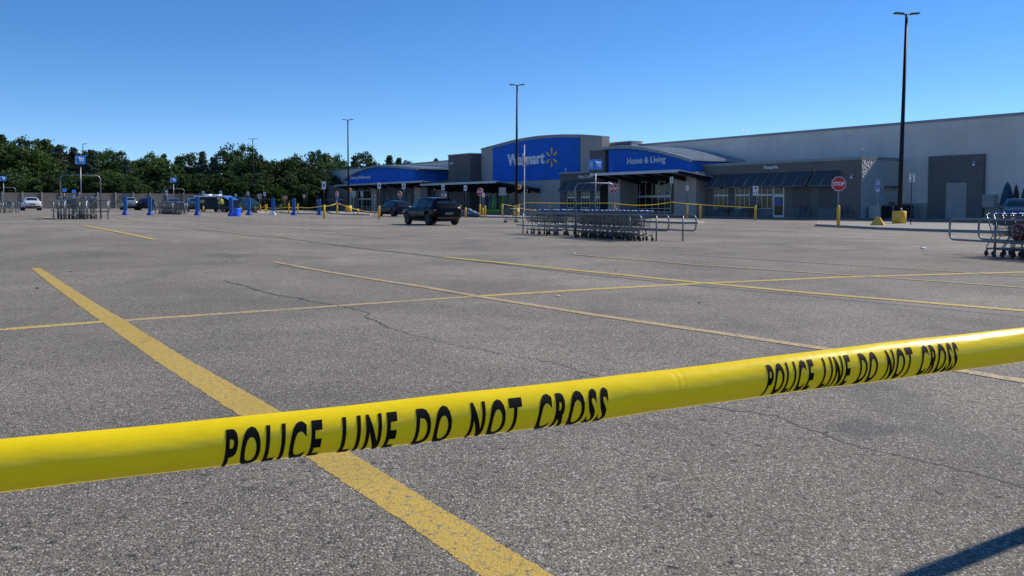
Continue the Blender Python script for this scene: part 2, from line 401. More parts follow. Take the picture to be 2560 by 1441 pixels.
line('parking_stripe', P_pale, [(292, 545), (360, 554)], .3, jag=.05)
line('asphalt_seam', P_seam, [(650, 587), (700, 602-8), (850, 615), (1000, 632), (1280, 665), (1500, 690), (1750, 716), (2030, 742), (2560, 793), (2800, 815)], .07, lift=-.001, jag=.5)
def jitter(pix, a=1.5):
    out = []
    for p, q in zip(pix, pix[1:]):
        for i in range(6):
            t = i/6; out.append((p[0]+(q[0]-p[0])*t+random.uniform(-a, a)*2, p[1]+(q[1]-p[1])*t+random.uniform(-a, a)))
    out.append(pix[-1]); return out
line('asphalt_crack', P_crack, jitter([(557, 702), (590, 710), (640, 725), (700, 740), (760, 748)], 1), .026, jag=.8, step=.06)
line('asphalt_crack', P_crack, jitter([(745, 746), (800, 758), (850, 765), (900, 777), (925, 785), (912, 793), (945, 804), (965, 818)], 1.4), .024, jag=.8, step=.05)
line('asphalt_crack', P_crack, jitter([(965, 818), (1040, 840), (1150, 865), (1280, 890), (1340, 900), (1400, 910), (1445, 927), (1560, 960), (1774, 1018)], 1.2), .010, jag=.9, step=.05)
line('asphalt_crack', P_crack, jitter([(1774, 1018), (1875, 1030), (1939, 1041), (2004, 1069), (2059, 1085), (2095, 1103), (2150, 1119), (2265, 1142), (2357, 1165), (2449, 1188), (2560, 1220), (2700, 1250)], 1.8), .014, jag=.8, step=.03)
line('asphalt_crack', P_crack, jitter([(1930, 612), (1990, 606), (2010, 601)], .6), .03, jag=.8, step=.1)
line('asphalt_crack', P_crack, jitter([(1640, 618), (1800, 622), (2080, 628), (2200, 622)], .5), .05, jag=.8, step=.1)
# ---------------------------------------------------------------- supermarket
BO = G(2152, 550.5); BO.z = 0; BROT = R(-56.1)
XL = Vector((math.cos(BROT), math.sin(BROT), 0)); YL = Vector((-math.sin(BROT), math.cos(BROT), 0))
def BP(px, py, by):
    d = ray(px, py); t = (by+(BO-C0).dot(YL))/d.dot(YL); p = C0+d*t; return ((p-BO).dot(XL), p.z)
def bx(px, by): return BP(px, 511, by)[0]
def bz(px, py, by): return BP(px, py, by)[1]
store = empty('supermarket', BO, BROT, 'long grey supermarket with blue arched sign walls across the far side of the lot', 'shop')
W_main = wall_mat("wall_light_grey", (.72, .65, .58), blocks=(3.6, 2.4, .02, 1))
W_mid = wall_mat("wall_mid_grey", (.42, .385, .35), blocks=(3.2, 1.7, .03, 1))
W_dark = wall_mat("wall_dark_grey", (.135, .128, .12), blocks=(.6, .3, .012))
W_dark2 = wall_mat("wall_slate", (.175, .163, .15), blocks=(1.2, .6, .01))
W_blue = wall_mat("wall_sign_blue", (.020, .135, .55))
W_cap = mat('cap_metal', (.26, .29, .31), .5, .3)
W_sill = wall_mat('wall_sill_panel', (.17, .19, .20), blocks=(.6, .3, .015))
def stone_mat():
    m = bpy.data.materials.new('split_stone'); m.use_nodes = True; nt = m.node_tree; b = nt.nodes['Principled BSDF']
    g = nt.nodes.new('ShaderNodeNewGeometry'); n = tex(nt, 'noise', 5, g.outputs['Position'], 6, .75); v = tex(nt, 'vor', 5, g.outputs['Position'])
    c = mixc(nt, n.outputs[0], (.34, .34, .33), (.55, .53, .50)); nt.links.new(c, b.inputs['Base Color']); b.inputs['Roughness'].default_value = .9
    bp = nt.nodes.new('ShaderNodeBump'); bp.inputs['Strength'].default_value = .6; bp.inputs['Distance'].default_value = .12
    nt.links.new(v.outputs['Distance'], bp.inputs['Height']); nt.links.new(bp.outputs[0], b.inputs['Normal']); return m
W_stone = stone_mat()
def bpart(name, m, *boxes, parent=None, bevel=0):
    q = MB()
    for b_ in boxes: q.box(*b_)
    return q.build(name, m, parent or store, bevel)
YM = 5.4
zm = bz(2560, 286, YM)                      # parapet height
xr = bx(2560, YM)+30; xl = bx(812, YM)
bpart('main_wall', W_main, (xl, xr, YM, YM+60, -.6, zm))
bpart('roof_edge', W_cap, (xl-.08, xr, YM-.08, YM+.3, zm-.05, zm+.16))
# lower darker band of the main wall, and the dark bay with the roller door on the right
x0, x1 = bx(2325, YM), bx(2462, YM); zt = bz(2325, 392, YM)
bpart('loading_bay_surround', W_dark2, (x0, x1, YM-.35, YM+.1, -.3, zt))
dx0, dx1 = bx(2365, YM-.35), bx(2416, YM-.35); dz = bz(2365, 458, YM-.35)
bpart('roller_door', W_mid, (dx0, dx1, YM-.38, YM-.3, 0, dz))
bpart('wall_base_band', W_mid, (bx(2255, YM), x0-.05, YM-.03, YM+.1, -.3, 1.35), (x1+.05, xr, YM-.03, YM+.1, -.3, 1.35))
sw = .2
bpart('wall_cabinet', W_mid, (bx(2464, YM), bx(2494, YM), YM-.5, YM, 1.0, bz(2464, 487, YM)))
# recycle wing
zr = bz(1745, 416, 0); rx0 = bx(1745, 0)
bpart('side_wing_wall', W_dark2, (rx0, 0, 0, .25, -.3, zr), (rx0, rx0+.25, .25, YM, -.3, zr))
bpart('side_wing_end_wall', W_stone, (-.02, .03, 0, YM-.003, -.3, zr-.11))
bpart('side_wing_roof', W_cap, (rx0-.1, .035, -.12, YM, zr, zr+.16), (rx0, .034, -.06, YM, zr-.10, zr-.003))
for dzz in (.08,): pass
vs, fs = text_fit('Recycle', bx(1909, -.05), bx(1943, -.05), bz(1909, 425.5, -.05), bz(1909, 415, -.05), .02, .03)
q = MB(); q.add([v+Vector((0, -.03, 0)) for v in vs], fs); q.build('lettering', M_letter, store)
def zat(px, py, by=0.0): return bz(px, py, by)
# windows
def window(pxa, pxb, ztop, zhead0, zhead1, zbot, by, nmull=2, sill=True, door=False, panes='pane'):
    xa, xb = bx(pxa, by), bx(pxb, by); w = store
    f = MB(); t = .05
    f.box(xa, xb, by-.04, by-.005, zhead0, zhead1)
    for i in range(1, nmull+1):
        x = xa+(xb-xa)*i/(nmull+1); f.box(x-t/2, x+t/2, by-.035, by-.005, zbot, zhead0-.002); f.box(x-t/2, x+t/2, by-.035, by-.005, zhead1+.002, ztop)
    for x in (xa, xb-t): f.box(x, x+t, by-.033, by-.005, zbot, zhead0-.002); f.box(x, x+t, by-.033, by-.005, zhead1+.002, ztop)
    f.box(xa, xb, by-.037, by-.005, zbot-.05, zbot-.002)
    fo = f.build('window', M_frame, w)
    p = MB(); p.box(xa+.01, xb-.01, by-.012, by-.0035, zbot, ztop); p.build('pane', M_glass, fo)
    if sill:
        s_ = MB(); s_.box(xa-.08, xb+.08, by-.06, by, 0.02, zbot-.1); s_.box(xa-.12, xb+.12, by-.10, by, zbot-.098, zbot-.055); s_.build('sill_panel', W_sill, w)
zh0, zh1 = zat(1800, 491.0), zat(1800, 487.3); zb = zat(1800, 520.0); ztp = zat(1800, 466)
for a, c in ((1786, 1820), (1838, 1874), (1892, 1932)): window(a, c, ztp, zh0, zh1, zb, 0, 2)
# wing door
xa, xb = bx(1934, 0), bx(1961, 0); d = MB()
for x in (xa, xb-.11): d.box(x, x+.11, -.05, -.002, 0, ztp)
d.box(xa+.112, xb-.112, -.045, -.002, zh0-.1, zh1); d.box(xa+.113, xb-.113, -.042, -.002, 0, .3)
do = d.build('door', M_frame, store); p = MB(); p.box(xa+.1, xb-.1, -.02, -.0035, .3, ztp); p.build('pane', M_glass, do)
p = MB(); p.box(xa+.5*(xb-xa)-.35, xa+.5*(xb-xa)+.25, -.035, -.022, 1.15, 1.75); p.build('notice', M_signblue, do)
bpart('sill_panel', W_sill, (bx(1981, 0), bx(2026, 0), -.06, 0, .02, zb-.1), (bx(1979, 0), bx(2028, 0), -.10, 0, zb-.098, zb-.03))
bpart('sill_panel', W_sill, (bx(2045, 0), bx(2092, 0), -.06, 0, .02, zb-.1), (bx(2043, 0), bx(2094, 0), -.10, 0, zb-.098, zb-.03))
bpart('blind_window', W_dark, (bx(1981, 0), bx(2026, 0), -.03, 0, zb, ztp), (bx(2045, 0), bx(2092, 0), -.03, 0, zb, ztp))
# awnings
def awning(pt0, pt1, ztop, zbot, out, n, by=0.0):
    xa, xb = bx(pt0, by), bx(pt1, by); q = MB()
    q.add([(xa, by-.02, ztop), (xb, by-.02, ztop), (xb, by-out, zbot), (xa, by-out, zbot), (xa, by-.02, ztop-.1), (xb, by-.02, ztop-.1), (xb, by-out, zbot-.06), (xa, by-out, zbot-.06)],
          [(0, 3, 2, 1), (4, 5, 6, 7), (0, 1, 5, 4), (1, 2, 6, 5), (2, 3, 7, 6), (3, 0, 4, 7)])
    o = q.build('awning', M_awn, store); r = MB()
    for i in range(n+1):
        x = xa+(xb-xa)*i/n; r.tube([(x, by-.01, ztop+.02), (x, by-out-.01, zbot+.02)], .028, 6)
    r.tube([(xa, by-out, zbot-.02), (xb, by-out, zbot-.02)], .03, 6); r.build('awning_rib', W_cap, o)
za_t, za_b = bz(1778, 437.5, 0), bz(1772, 470, -1.1)
for a, c, n in ((1777, 1822, 2), (1828, 1876, 2), (1879, 1970, 4), (1974, 2031, 2), (2040, 2099, 2)): awning(a, c, za_t, za_b, 1.1, n)
def wall_lamp(x, by, z, big=False):
    q = MB(); h = .55 if big else .3; q.box(x-.09, x+.09, by-.14, by-.001, z, z+h); q.build('wall_lamp', M_white if big else M_grey, store, bevel=.02)
wall_lamp(bx(1757, 0), 0, zat(1757, 478), True)
def camera_bracket(x, by, z):
    q = MB(); q.tube([(x, by, z), (x, by-.35, z+.12), (x, by-.35, z-.1)], .03, 6); q.sphere((x, by-.35, z-.16), .1); q.build('security_camera', M_white, store)
camera_bracket(bx(2134, 0), 0, zat(2134, 440)); camera_bracket(bx(2438, YM-.4), YM-.4, bz(2438, 408, YM-.4)); camera_bracket(bx(1698, -1), -1, bz(1698, 452, -1))
q = MB(); q.tube([(.0, .05, zr+.16), (0, .05, zr+.16+.65)], .02, 6); q.build('antenna', M_grey, store)
# small awning hood over side door on wing end
bpart('side_door', W_mid, (.03, .09, 3.2, 4.6, .02, 2.5)); bpart('door_hood', W_dark, (.03, .4, 3.0, 4.8, 2.6, 2.72))
bpart('meter_box', W_dark, (.092, .25, 3.6, 4.2, .95, 1.45))

# tower with the large sign
YW = 2.5
def prof(pts, by): return [BP(x, y, by) for x, y in pts]
top = prof([(1203, 374.5), (1234, 366.2), (1285, 352.8), (1320, 346.3), (1350, 342.3), (1385, 340), (1412, 339.2), (1454, 339.4), (1480, 341), (1505, 343.5)], YW)
q = MB(); q.prism([(top[0][0], -.3)]+top+[(top[-1][0], -.3)], YW, YW+1.1); q.build('sign_tower_wall', W_mid, store)
q = MB(); t2 = [(x, z+.14) for x, z in top]; q.prism([(x, z-.02) for x, z in top]+list(reversed(t2)), YW-.12, YW+1.15); q.build('sign_tower_cap', W_cap, store)
xa, xb = bx(1233, YW), bx(1450, YW); zb0 = bz(1300, 453, YW)
import numpy as np
tx = [p_[0] for p_ in top]; tz = [p_[1] for p_ in top]
bl = [(x, float(np.interp(x, tx, tz))-.22) for x in np.linspace(xa, xb, 16)]
q = MB(); q.prism([(xa, zb0)]+bl+[(xb, zb0)], YW-.09, YW); sgn = q.build('sign_panel', W_blue, store)
vs, fs = text_fit('Walmart', bx(1271, YW-.1), bx(1363, YW-.1), bz(1271, 415.8, YW-.1), bz(1271, 388.5, YW-.1)+.1, .028, .09)
q = MB(); q.add([v+Vector((0, YW-.18, 0)) for v in vs], fs); q.build('lettering', M_letter, sgn)
cx_, cz_ = BP(1380.5, 394.3, YW-.1); q = MB()
rx = abs(bx(1393.5, YW-.1)-cx_)
for i in range(6):
    a_ = math.pi/2+i*math.pi/3; u = Vector((math.cos(a_), 0, math.sin(a_))); w_ = Vector((-math.sin(a_), 0, math.cos(a_))); c_ = Vector((cx_, YW-.2, cz_)); S_ = rx*1.02
    pr_ = [(.30, .0), (.33, .05), (.55, .10), (.82, .135), (.95, .12), (1.0, .0), (.95, -.12), (.82, -.135), (.55, -.10), (.33, -.05)]
    f_ = [c_+u*(p0*S_*1.12)+w_*(p1*S_) for p0, p1 in pr_]; b__ = [v+Vector((0, .12, 0)) for v in f_]; n_ = len(f_)
    q.add(f_+b__, [tuple(range(n_)), tuple(reversed(range(n_, 2*n_)))]+[(k, (k+1) % n_, (k+1) % n_+n_, k+n_) for k in range(n_)])
q.build('emblem', M_ylogo, sgn)
# dark tower left of it with house number
YD = .75
x0, x1 = bx(1121, YD), bx(1175, YD); zd = bz(1121, 390.3, YD)
bpart('number_tower_wall', W_dark, (x0, x1, YD, YM+.3, -.3, zd)); bpart('number_tower_cap', W_cap, (x0-.08, x1+.08, YD-.08, YM+.4, zd, zd+.15))
vs, fs = text_fit('3600', bx(1125, YD), bx(1133, YD), bz(1125, 411.5, YD), bz(1125, 407, YD), .01, .02)
q = MB(); q.add([v+Vector((0, YD-.02, 0)) for v in vs], fs); q.build('lettering', M_letter, store)
# raised screen behind the tower
YS = 4.2; x0, x1 = bx(1500, YS), bx(1578, YS); zs_ = bz(1577, 352.3, YS)
bpart('roof_screen', W_dark2, (x0, x1-.03, YS, YS+1.6, zm-1, zs_-.16)); bpart('roof_screen_cap', W_cap, (x0, x1+.05, YS-.05, YS+1.65, zs_-.157, zs_))
bpart('roof_screen_sunlit_end', W_main, (x1-.028, x1, YS+.002, YS+1.6, zm-1, zs_-.16))  # pale skin on the dark screen, sunlight on its end put into the colour

# arched entrance halls
def arch_hall(top_px, by, xl_px, xr_px, zbot, depth_to, over=.45, cap_t=.30, side=True):
    pts = prof(top_px, by); xs = [p_[0] for p_ in pts]; zs = [p_[1] for p_ in pts]
    a_, b_ = bx(xl_px, by+.4), bx(xr_px, by+.4); g_ = np.linspace(a_, b_, 24)
    body = [(float(x), float(np.interp(x, xs, zs))-cap_t) for x in g_]
    q = MB(); q.prism([(a_, zbot)]+body+[(b_, zbot)], by+.4, depth_to); bo = q.build('sign_panel', W_blue, store)
    gx = np.linspace(xs[0], xs[-1], 30); up = [(float(x), float(np.interp(x, xs, zs))) for x in gx]
    q = MB(); q.prism(up+[(x, z-cap_t) for x, z in reversed(up)], by, by+.18); q.build('arch_fascia', W_cap, store)
    q = MB(); q.prism([(x, z-.01) for x, z in up]+[(x, z-.16) for x, z in reversed(up)], by+.183, depth_to); ro = q.build('arched_roof', M_roofm, store)
    rb = MB()
    n_ = 26
    for i in range(n_):
        y_ = by+.5+(depth_to-by-.6)*i/(n_-1)
        rb.prism([(x, z+.05) for x, z in up]+[(x, z-.008) for x, z in reversed(up)], y_, y_+.05)
    rb.build('standing_seam', M_roofm, ro)
    return bo
YH = -2.1
zc = bz(1600, 434.5, YH+.4)
hl = arch_hall([(1500, 368.6), (1520, 366.2), (1544, 364.6), (1565, 364.5), (1590, 366.3), (1616, 369.8), (1655, 377.6), (1694, 387.6), (1727, 397)], YH, 1521, 1724, zc, YM+.2)
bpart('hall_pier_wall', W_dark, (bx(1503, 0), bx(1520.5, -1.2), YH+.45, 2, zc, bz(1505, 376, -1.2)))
vs, fs = text_fit('Home & Living', bx(1569, YH+.38), bx(1664, YH+.38), bz(1569, 416.5, YH+.38), bz(1569, 398.5, YH+.38)+.12, .004, .05)
q = MB(); q.add([v+Vector((0, YH+.33, 0)) for v in vs], fs); q.build('lettering', M_letter, hl)
hg = arch_hall([(852, 450.5), (873, 437), (895, 426.3), (916.6, 418.2), (936, 413.6), (955, 413.2), (977, 414.6), (1013.6, 417.4), (1043, 420)], YH, 868, 1037, bz(950, 462, YH+.4), YM+.2, side=True)
vs, fs = text_fit('Grocery & Pharmacy', bx(878, YH+.38), bx(928, YH+.38), bz(878, 451.5, YH+.38), bz(878, 441.5, YH+.38), .004, .05)
q = MB(); q.add([v+Vector((0, YH+.33, 0)) for v in vs], fs); q.build('lettering', M_letter, hg)

# vision block
xv0 = bx(1400, -.3); xv1 = bx(1500, -.3); zv = bz(1400, 435.5, -.3)
bpart('vision_block_wall', W_dark, (xv0, xv1, -.3, YW, -.3, zv)); bpart('vision_block_cap', W_cap, (xv0-.1, xv1, -.4, YW, zv, zv+.14))
vs, fs = text_fit('Vision Center', bx(1446, -.33), bx(1482, -.33), bz(1446, 446, -.33), bz(1446, 439, -.33), .006, .02)
q = MB(); q.add([v+Vector((0, -.34, 0)) for v in vs], fs); q.build('lettering', M_letter, store)
awning(1410, 1512, bz(1410, 452.5, -.3), bz(1410, 478, -1.2), .9, 5, -.3)
zvh0, zvh1, zvb, zvt = bz(1430, 496, -.3), bz(1430, 492.3, -.3), bz(1430, 519, -.3), bz(1430, 474, -.3)
for a, c in ((1419, 1441), (1454, 1475)): window(a, c, zvt, zvh0, zvh1, zvb, -.3, 2)
window(1489, 1499.5, zvt, zvh0, zvh1, zvb, -.3, 1)
q = MB(); x_ = bx(1406, 0); q.tube([(x_, .5, zv), (x_, .5, zv+.45)], .05, 6); q.sphere((x_, .5, zv+.55), .13); q.build('roof_camera', M_white, store)

# entrance under the first hall
YE = 1.2
xe0, xe1 = bx(1552, YE), bx(1684, YE)
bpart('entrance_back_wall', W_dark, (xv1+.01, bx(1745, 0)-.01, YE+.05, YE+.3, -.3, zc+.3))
bpart('entrance_pier', W_mid, (bx(1520, -1.3), bx(1550, -1.3), -1.3, YE, -.3, zc-.01))
bpart('entrance_pier', W_mid, (bx(1684.6, -1.2), bx(1740, -1.2), -1.2, YE, -.3, zc-.01))
def glazed_front(pxs, by, ztop, zh1_, zh0_, xs_ext, label=None):
    a_, b_ = xs_ext; f = MB(); t = .06
    f.box(a_, b_, by-.08, by-.002, zh0_, zh1_); f.box(a_, b_, by-.07, by-.002, ztop, ztop+.08)
    for x in pxs:
        f.box(x-t/2, x+t/2, by-.06, by-.002, zh1_+.002, ztop-.002); f.box(x-t/2, x+t/2, by-.06, by-.002, .02, zh0_-.002)
    for z_ in (.12, .42, .78): f.box(a_, b_, by-.05, by-.002, z_, z_+.07)
    fo = f.build('entrance_doors', M_frame, store); p = MB(); p.box(a_, b_, by-.03, by-.0035, .02, ztop); p.build('pane', M_glass, fo)
    return fo
xp = [bx(x, YE) for x in (1571, 1585, 1600, 1615, 1631, 1647, 1663, 1678)]
ef = glazed_front(xp, YE, bz(1620, 457, YE), bz(1620, 489.5, YE), bz(1620, 494, YE), (xp[0]-.03, xp[-1]+.03))
for px in (1600, 1665):
    q = MB(); x = bx(px, YE); q.box(x-.25, x+.25, YE-.045, YE-.032, bz(px, 486, YE), bz(px, 480, YE)); q.build('notice', M_signblue, ef)
# canopies: metal deck on beams
def canopy(pxl, pxr, yfront, yback, pyf, pxref, nb, drop=.55, thick=.26):
    a_, b_ = bx(pxl, yfront), bx(pxr, yfront); z1 = bz(pxref, pyf, yfront)
    q = MB(); q.box(a_, b_, yfront, yfront+.12, z1-thick, z1)
    q.add([(a_, yfront+.12, z1), (b_, yfront+.12, z1), (b_, yback, z1-drop), (a_, yback, z1-drop), (a_, yfront+.12, z1-.10), (b_, yfront+.12, z1-.10), (b_, yback, z1-drop-.1), (a_, yback, z1-drop-.1)],
          [(0, 3, 2, 1), (4, 5, 6, 7), (0, 1, 5, 4), (1, 2, 6, 5), (2, 3, 7, 6), (3, 0, 4, 7)])
    co = q.build('canopy', M_roofm, store)
    L_ = yback-yfront
    for i in range(nb):
        x = a_+.2+(b_-a_-.4)*i/max(1, nb-1); r = MB()
        v_ = [(x-.09, yfront+.25, z1-.12), (x+.09, yfront+.25, z1-.12), (x+.09, yback, z1-drop-.11), (x-.09, yback, z1-drop-.11),
              (x-.09, yfront+.25, z1-.34), (x+.09, yfront+.25, z1-.34), (x+.09, yback, z1-drop-.62), (x-.09, yback, z1-drop-.62)]
        r.add(v_, [(0, 3, 2, 1), (4, 5, 6, 7), (0, 1, 5, 4), (1, 2, 6, 5), (2, 3, 7, 6), (3, 0, 4, 7)])
        r.build('canopy_beam', M_darksteel, co)
    return z1, a_, b_
canopy(1474, 1693, -4.8, -.2, 424.0, 1692, 6)
canopy(955, 1052, -4.8, -1.2, 452.0, 1052, 5, .3)
zgc, ga, gb = canopy(838, 960, -3.6, -1.2, 458.2, 930, 6, .3)
zlc, la, lb = canopy(1050, 1238, -4.4, 2.3, 452.6, 1238, 10, .8)
for px in (1052, 1085, 1120, 1162, 1243):
    x = bx(px, 0.2); q = MB(); q.tube([(x, .2, -.3), (x, .2, zlc-.6)], .11, 8); q.build('canopy_column', M_darksteel, store)
# lower front of the left half
zl = bz(1000, 462, .2)
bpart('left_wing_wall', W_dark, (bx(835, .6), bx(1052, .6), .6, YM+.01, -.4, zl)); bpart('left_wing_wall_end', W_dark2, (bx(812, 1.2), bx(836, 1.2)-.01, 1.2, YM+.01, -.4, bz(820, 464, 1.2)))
for a, c in ((964, 974), (983, 992), (1004.5, 1012), (1020, 1030)):
    bpart('panel_door', W_sill, (bx(a, .55), bx(c, .55), .5, .598, 0, bz(a, 485.5, .55)))
bpart('machine_screen', M_glass, (bx(967.5, .5), bx(972, .5), .46, .498, 1.2, 1.9))
bpart('entrance_pier', W_mid, (bx(928, -.6), bx(941, -.6), -.6, .59, -.4, zl))
bpart('entrance_pier', W_mid, (bx(871, -.6), bx(879, -.6), -.6, .59, -.4, zl))
bpart('entrance_pier', W_mid, (bx(1036, -.6), bx(1051, -.6), -.6, .59, -.4, zl))
xq = [bx(x, .56) for x in (897, 903, 910, 917, 924, 930)]
glazed_front(xq, .595, bz(910, 478, .56), bz(910, 496, .56), bz(910, 500, .56), (xq[0]-.03, xq[-1]+.03))
zz = [bz(840, y_, .595) for y_ in (490, 501, 498.5, 516)]
for a, c in ((841, 848), (851, 858)): window(a, c, zz[0], zz[1], zz[2], zz[3], .595, 1)
for a, c in ((816, 822), (826, 832)): window(a, c, zz[0], zz[1], zz[2], zz[3], 1.195, 1)
bpart('rear_wall', W_dark2, (bx(1052, 2.4), bx(1203, 2.4), 2.42, YM, -.4, zl+.4))
bpart('light_wall_panel', W_mid, (bx(1066, 2.3), bx(1118, 2.3), 2.3, 2.418, -.4, zl-.3))
for a, c in ((1165, 1170), (1204, 1211), (1238, 1248)):
    bpart('wall_pillar', W_mid, (bx(a, 1.8), bx(c, 1.8), 1.8, 2.3, -.4, 2.2))
# shop pavement
mb = MB()
def BW(x, y, z=0): p_ = BO+XL*x+YL*y; return (p_.x, p_.y, z)
zz_ = .01
o = MB(); poly = [(xl, -1.8), (rx0, -1.8), (.6, -1.8), (.6, 1.2), (xr, 1.2), (xr, YM), (xl, YM)]
pw = [BW(*p_)[:2] for p_ in poly]; o.slab(pw, -.35, .13)
M_pave = mat('pavement_concrete', (.20, .195, .185), .9, 0, .15, 1.2)
tag(o.build('pavement', M_pave), kind='structure')


# ---------------------------------------------------------------- kerbed islands
M_gravel = mat('island_gravel', (.26, .245, .22), .95, 0, .45, 5, .6, 25)
M_kerbface = mat('kerb_face', (.25, .23, .215), .9, 0, .15, 3)
def island(pix, h=.13, name='traffic_island'):
    pts = [G(*p) for p in pix]; n = len(pts); c = sum(pts, Vector())/n
    vs = []; z0 = min(p.z for p in pts)-.1
    for p in pts: vs.append((p.x, p.y, z0))
    for p in pts: vs.append((p.x, p.y, p.z+h))
    inn = []
    for p in pts:
        d = (c-p); d.z = 0; q = p+d.normalized()*min(.18, d.length*.3); vs.append((q.x, q.y, p.z+h+.001)); inn.append(q)
    q = MB(); q.add(vs, [(i, (i+1) % n, n+(i+1) % n, n+i) for i in range(n)]+[(n+i, n+(i+1) % n, 2*n+(i+1) % n, 2*n+i) for i in range(n)])
    o = q.build(name, M_concrete, fix=True); tag(o, kind='structure')
    g = MB(); g.add([(p_.x, p_.y, pts[i].z+h-.01+.004*0) for i, p_ in enumerate(inn)], [tuple(range(n))]); t_ = g.build('island_bed', M_gravel, o)
island([(2040, 566.5), (2120, 570.5), (2200, 575), (2290, 578.5), (2372, 581), (2560, 586), (2800, 592), (2800, 569), (2560, 565.5), (2372, 563), (2200, 559.5), (2060, 558), (2044, 561)])
island([(1560, 552), (1620, 557), (1700, 560), (1745, 560.5), (1761, 557.5), (1745, 554.5), (1620, 550.5), (1560, 549)])
island([(1168, 543), (1300, 546.5), (1420, 549), (1420, 545), (1300, 542.5), (1175, 540.2)])
island([(818, 531), (830, 536), (880, 538), (925, 539), (931, 536.5), (905, 533), (860, 531.2)])
island([(700, 533), (745, 535.5), (795, 536.5), (797, 534), (750, 531), (705, 529.5)])
island([(622, 530), (645, 533), (672, 532.5), (672, 529), (640, 527.5)])

# ---------------------------------------------------------------- sign posts
def octa(r, cz, y0, y1):
    q = MB(); q.prism([(r*math.cos(R(22.5+45*i)), cz+r*math.sin(R(22.5+45*i))) for i in range(8)], y0, y1); return q
def facing(p, yaw=0): return math.atan2(-p.x, p.y)*0+R(yaw)
def post_thing(name, p, label, group, cat='sign', yaw=0, lift=0.0):
    return empty(name, (p.x, p.y, p.z+lift), R(yaw), label, cat, group)
def sleeve(root, h, r=.085, name='post_sleeve'):
    q = MB(); q.lathe([(r, 0), (r, h-.05), (r*.75, h-.01), (r*.3, h)], 14); return q.build(name, M_yellow, root)
def stop_sign(px, pc, D, label, hs=0, rad=.40, yaw=0, lift=0, sl=0, extra=None):
    p = AT(px, pc, D); zc_ = p.z; g = gz(p.x, p.y); root = post_thing('stop_sign', Vector((p.x, p.y, g)), label, 'stop signs round the lot', yaw=yaw, lift=lift)
    z = zc_-g-lift
    q = MB(); q.box(-.035, .035, .012, .06, 0, z+.2); q.build('post', M_steel, root)
    rim = octa(rad, z, -.012, .010).build('rim', M_white, root); pl = octa(rad*.93, z, -.016, -.0125).build('plate', M_red, root)
    vs, fs = text_fit('STOP', -rad*.72, rad*.72, z-rad*.27, z+rad*.27, .03, .002)
    q = MB(); q.add([v+Vector((0, -.02, 0)) for v in vs], fs); q.build('lettering', M_white, pl)
    if sl: sleeve(root, sl)
    if extra: extra(root, z)
    return root
stop_sign(2097, 460, 46.5, 'red stop sign on a yellow sleeved post in front of the recycle wing', sl=1.05, lift=.13)
stop_sign(1534, 472, 70, 'red stop sign behind the carts, tied with yellow tape at its sleeve', sl=1.2, lift=.13)
def nepl(root, z):
    q = MB(); q.box(.28, .55, -.01, .005, z-.5, z-.1); q.build('side_plate', M_white, root)
stop_sign(1200, 480, 80, 'red stop sign under the long canopy with a small white plate beside it', sl=1.1, yaw=-40, rad=.38, lift=.13, extra=nepl)
stop_sign(999.5, 487, 92, 'red stop sign standing behind the dark cars near the panel doors', yaw=-42, rad=.38)
def blp(root, z):
    q = MB(); q.box(-.25, .25, -.02, .005, z-.82, z-.36); o = q.build('blue_plate', M_totem, root)
    q = MB(); q.box(-.14, .14, -.026, -.021, z-.75, z-.66); q.box(-.14, .14, -.026, -.021, z-.62, z-.60); q.build('plate_mark', M_white, o)
stop_sign(842.5, 487, 92, 'red stop sign with a round blue plate below on a yellow sleeve', sl=1.0, yaw=-52, rad=.38, lift=.13, extra=blp)
def revstop():
    root = stop_sign(712, 495, 115, 'small faded red stop sign far off before the long fence', rad=.33)
    return root
revstop()
# number and notice signs
def plate_sign(px, ytop, ybot, D, wpx, label, group, name='street_sign', base='M_darksteel', postc=None, sl=0, lift=0, yaw=0, paint=None, mark=None, post_to=None):
    a = AT(px, ytop, D); b = AT(px, ybot, D); g = gz(a.x, a.y)+lift; w = wpx/F*D/math.cos(R(yaw)); root = post_thing(name, Vector((a.x, a.y, g)), label, group, yaw=yaw)
    z1, z0 = a.z-g, b.z-g
    q = MB(); q.tube([(0, .03, 0), (0, .03, z1-.02)], .028, 8); q.build('post', postc or M_darksteel, root)
    q = MB(); q.box(-w/2, w/2, -.008, .004, z0, z1); pl = q.build('plate', paint or M_white, root)
    if sl: sleeve(root, sl)
    if mark: mark(pl, w, z0, z1)
    return root
def mk(mat_, *shapes):
    def f(pl, w, z0, z1):
        q = MB(); h = z1-z0
        for (x0, x1, a, b) in shapes: q.box(x0*w/2, x1*w/2, -.014, -.0085, z0+a*h, z0+b*h)
        q.build('plate_mark', mat_, pl)
    return f
def num(n):
    def f(pl, w, z0, z1):
        h = z1-z0; vs, fs = text_fit(n, -.26*w, .26*w, z0+.08*h, z0+.68*h, .03, .002); q = MB(); q.add([v+Vector((0, -.012, 0)) for v in vs], fs)
        q.box(-.36*w, .36*w, -.013, -.0085, z0+.78*h, z0+.90*h); q.build('lettering', M_black, pl)
    return f
def access(pl, w, z0, z1):
    h = z1-z0; q = MB(); q.box(-.3*w, .3*w, -.012, -.0085, z0+.25*h, z0+.68*h); b = q.build('plate_mark', M_signblue, pl)
    q = MB(); zc_ = z0+.44*h; q.tube([(.16*w*math.cos(t), -.014, zc_+.16*w*math.sin(t)) for t in [math.pi*.75+i*math.pi*1.3/8 for i in range(9)]], .012, 4)
    q.tube([(-.05*w, -.014, zc_+.28*w), (-.03*w, -.014, zc_+.05*w), (.13*w, -.014, zc_+.04*w)], .013, 4); q.build('wheelchair_symbol', M_white, b)
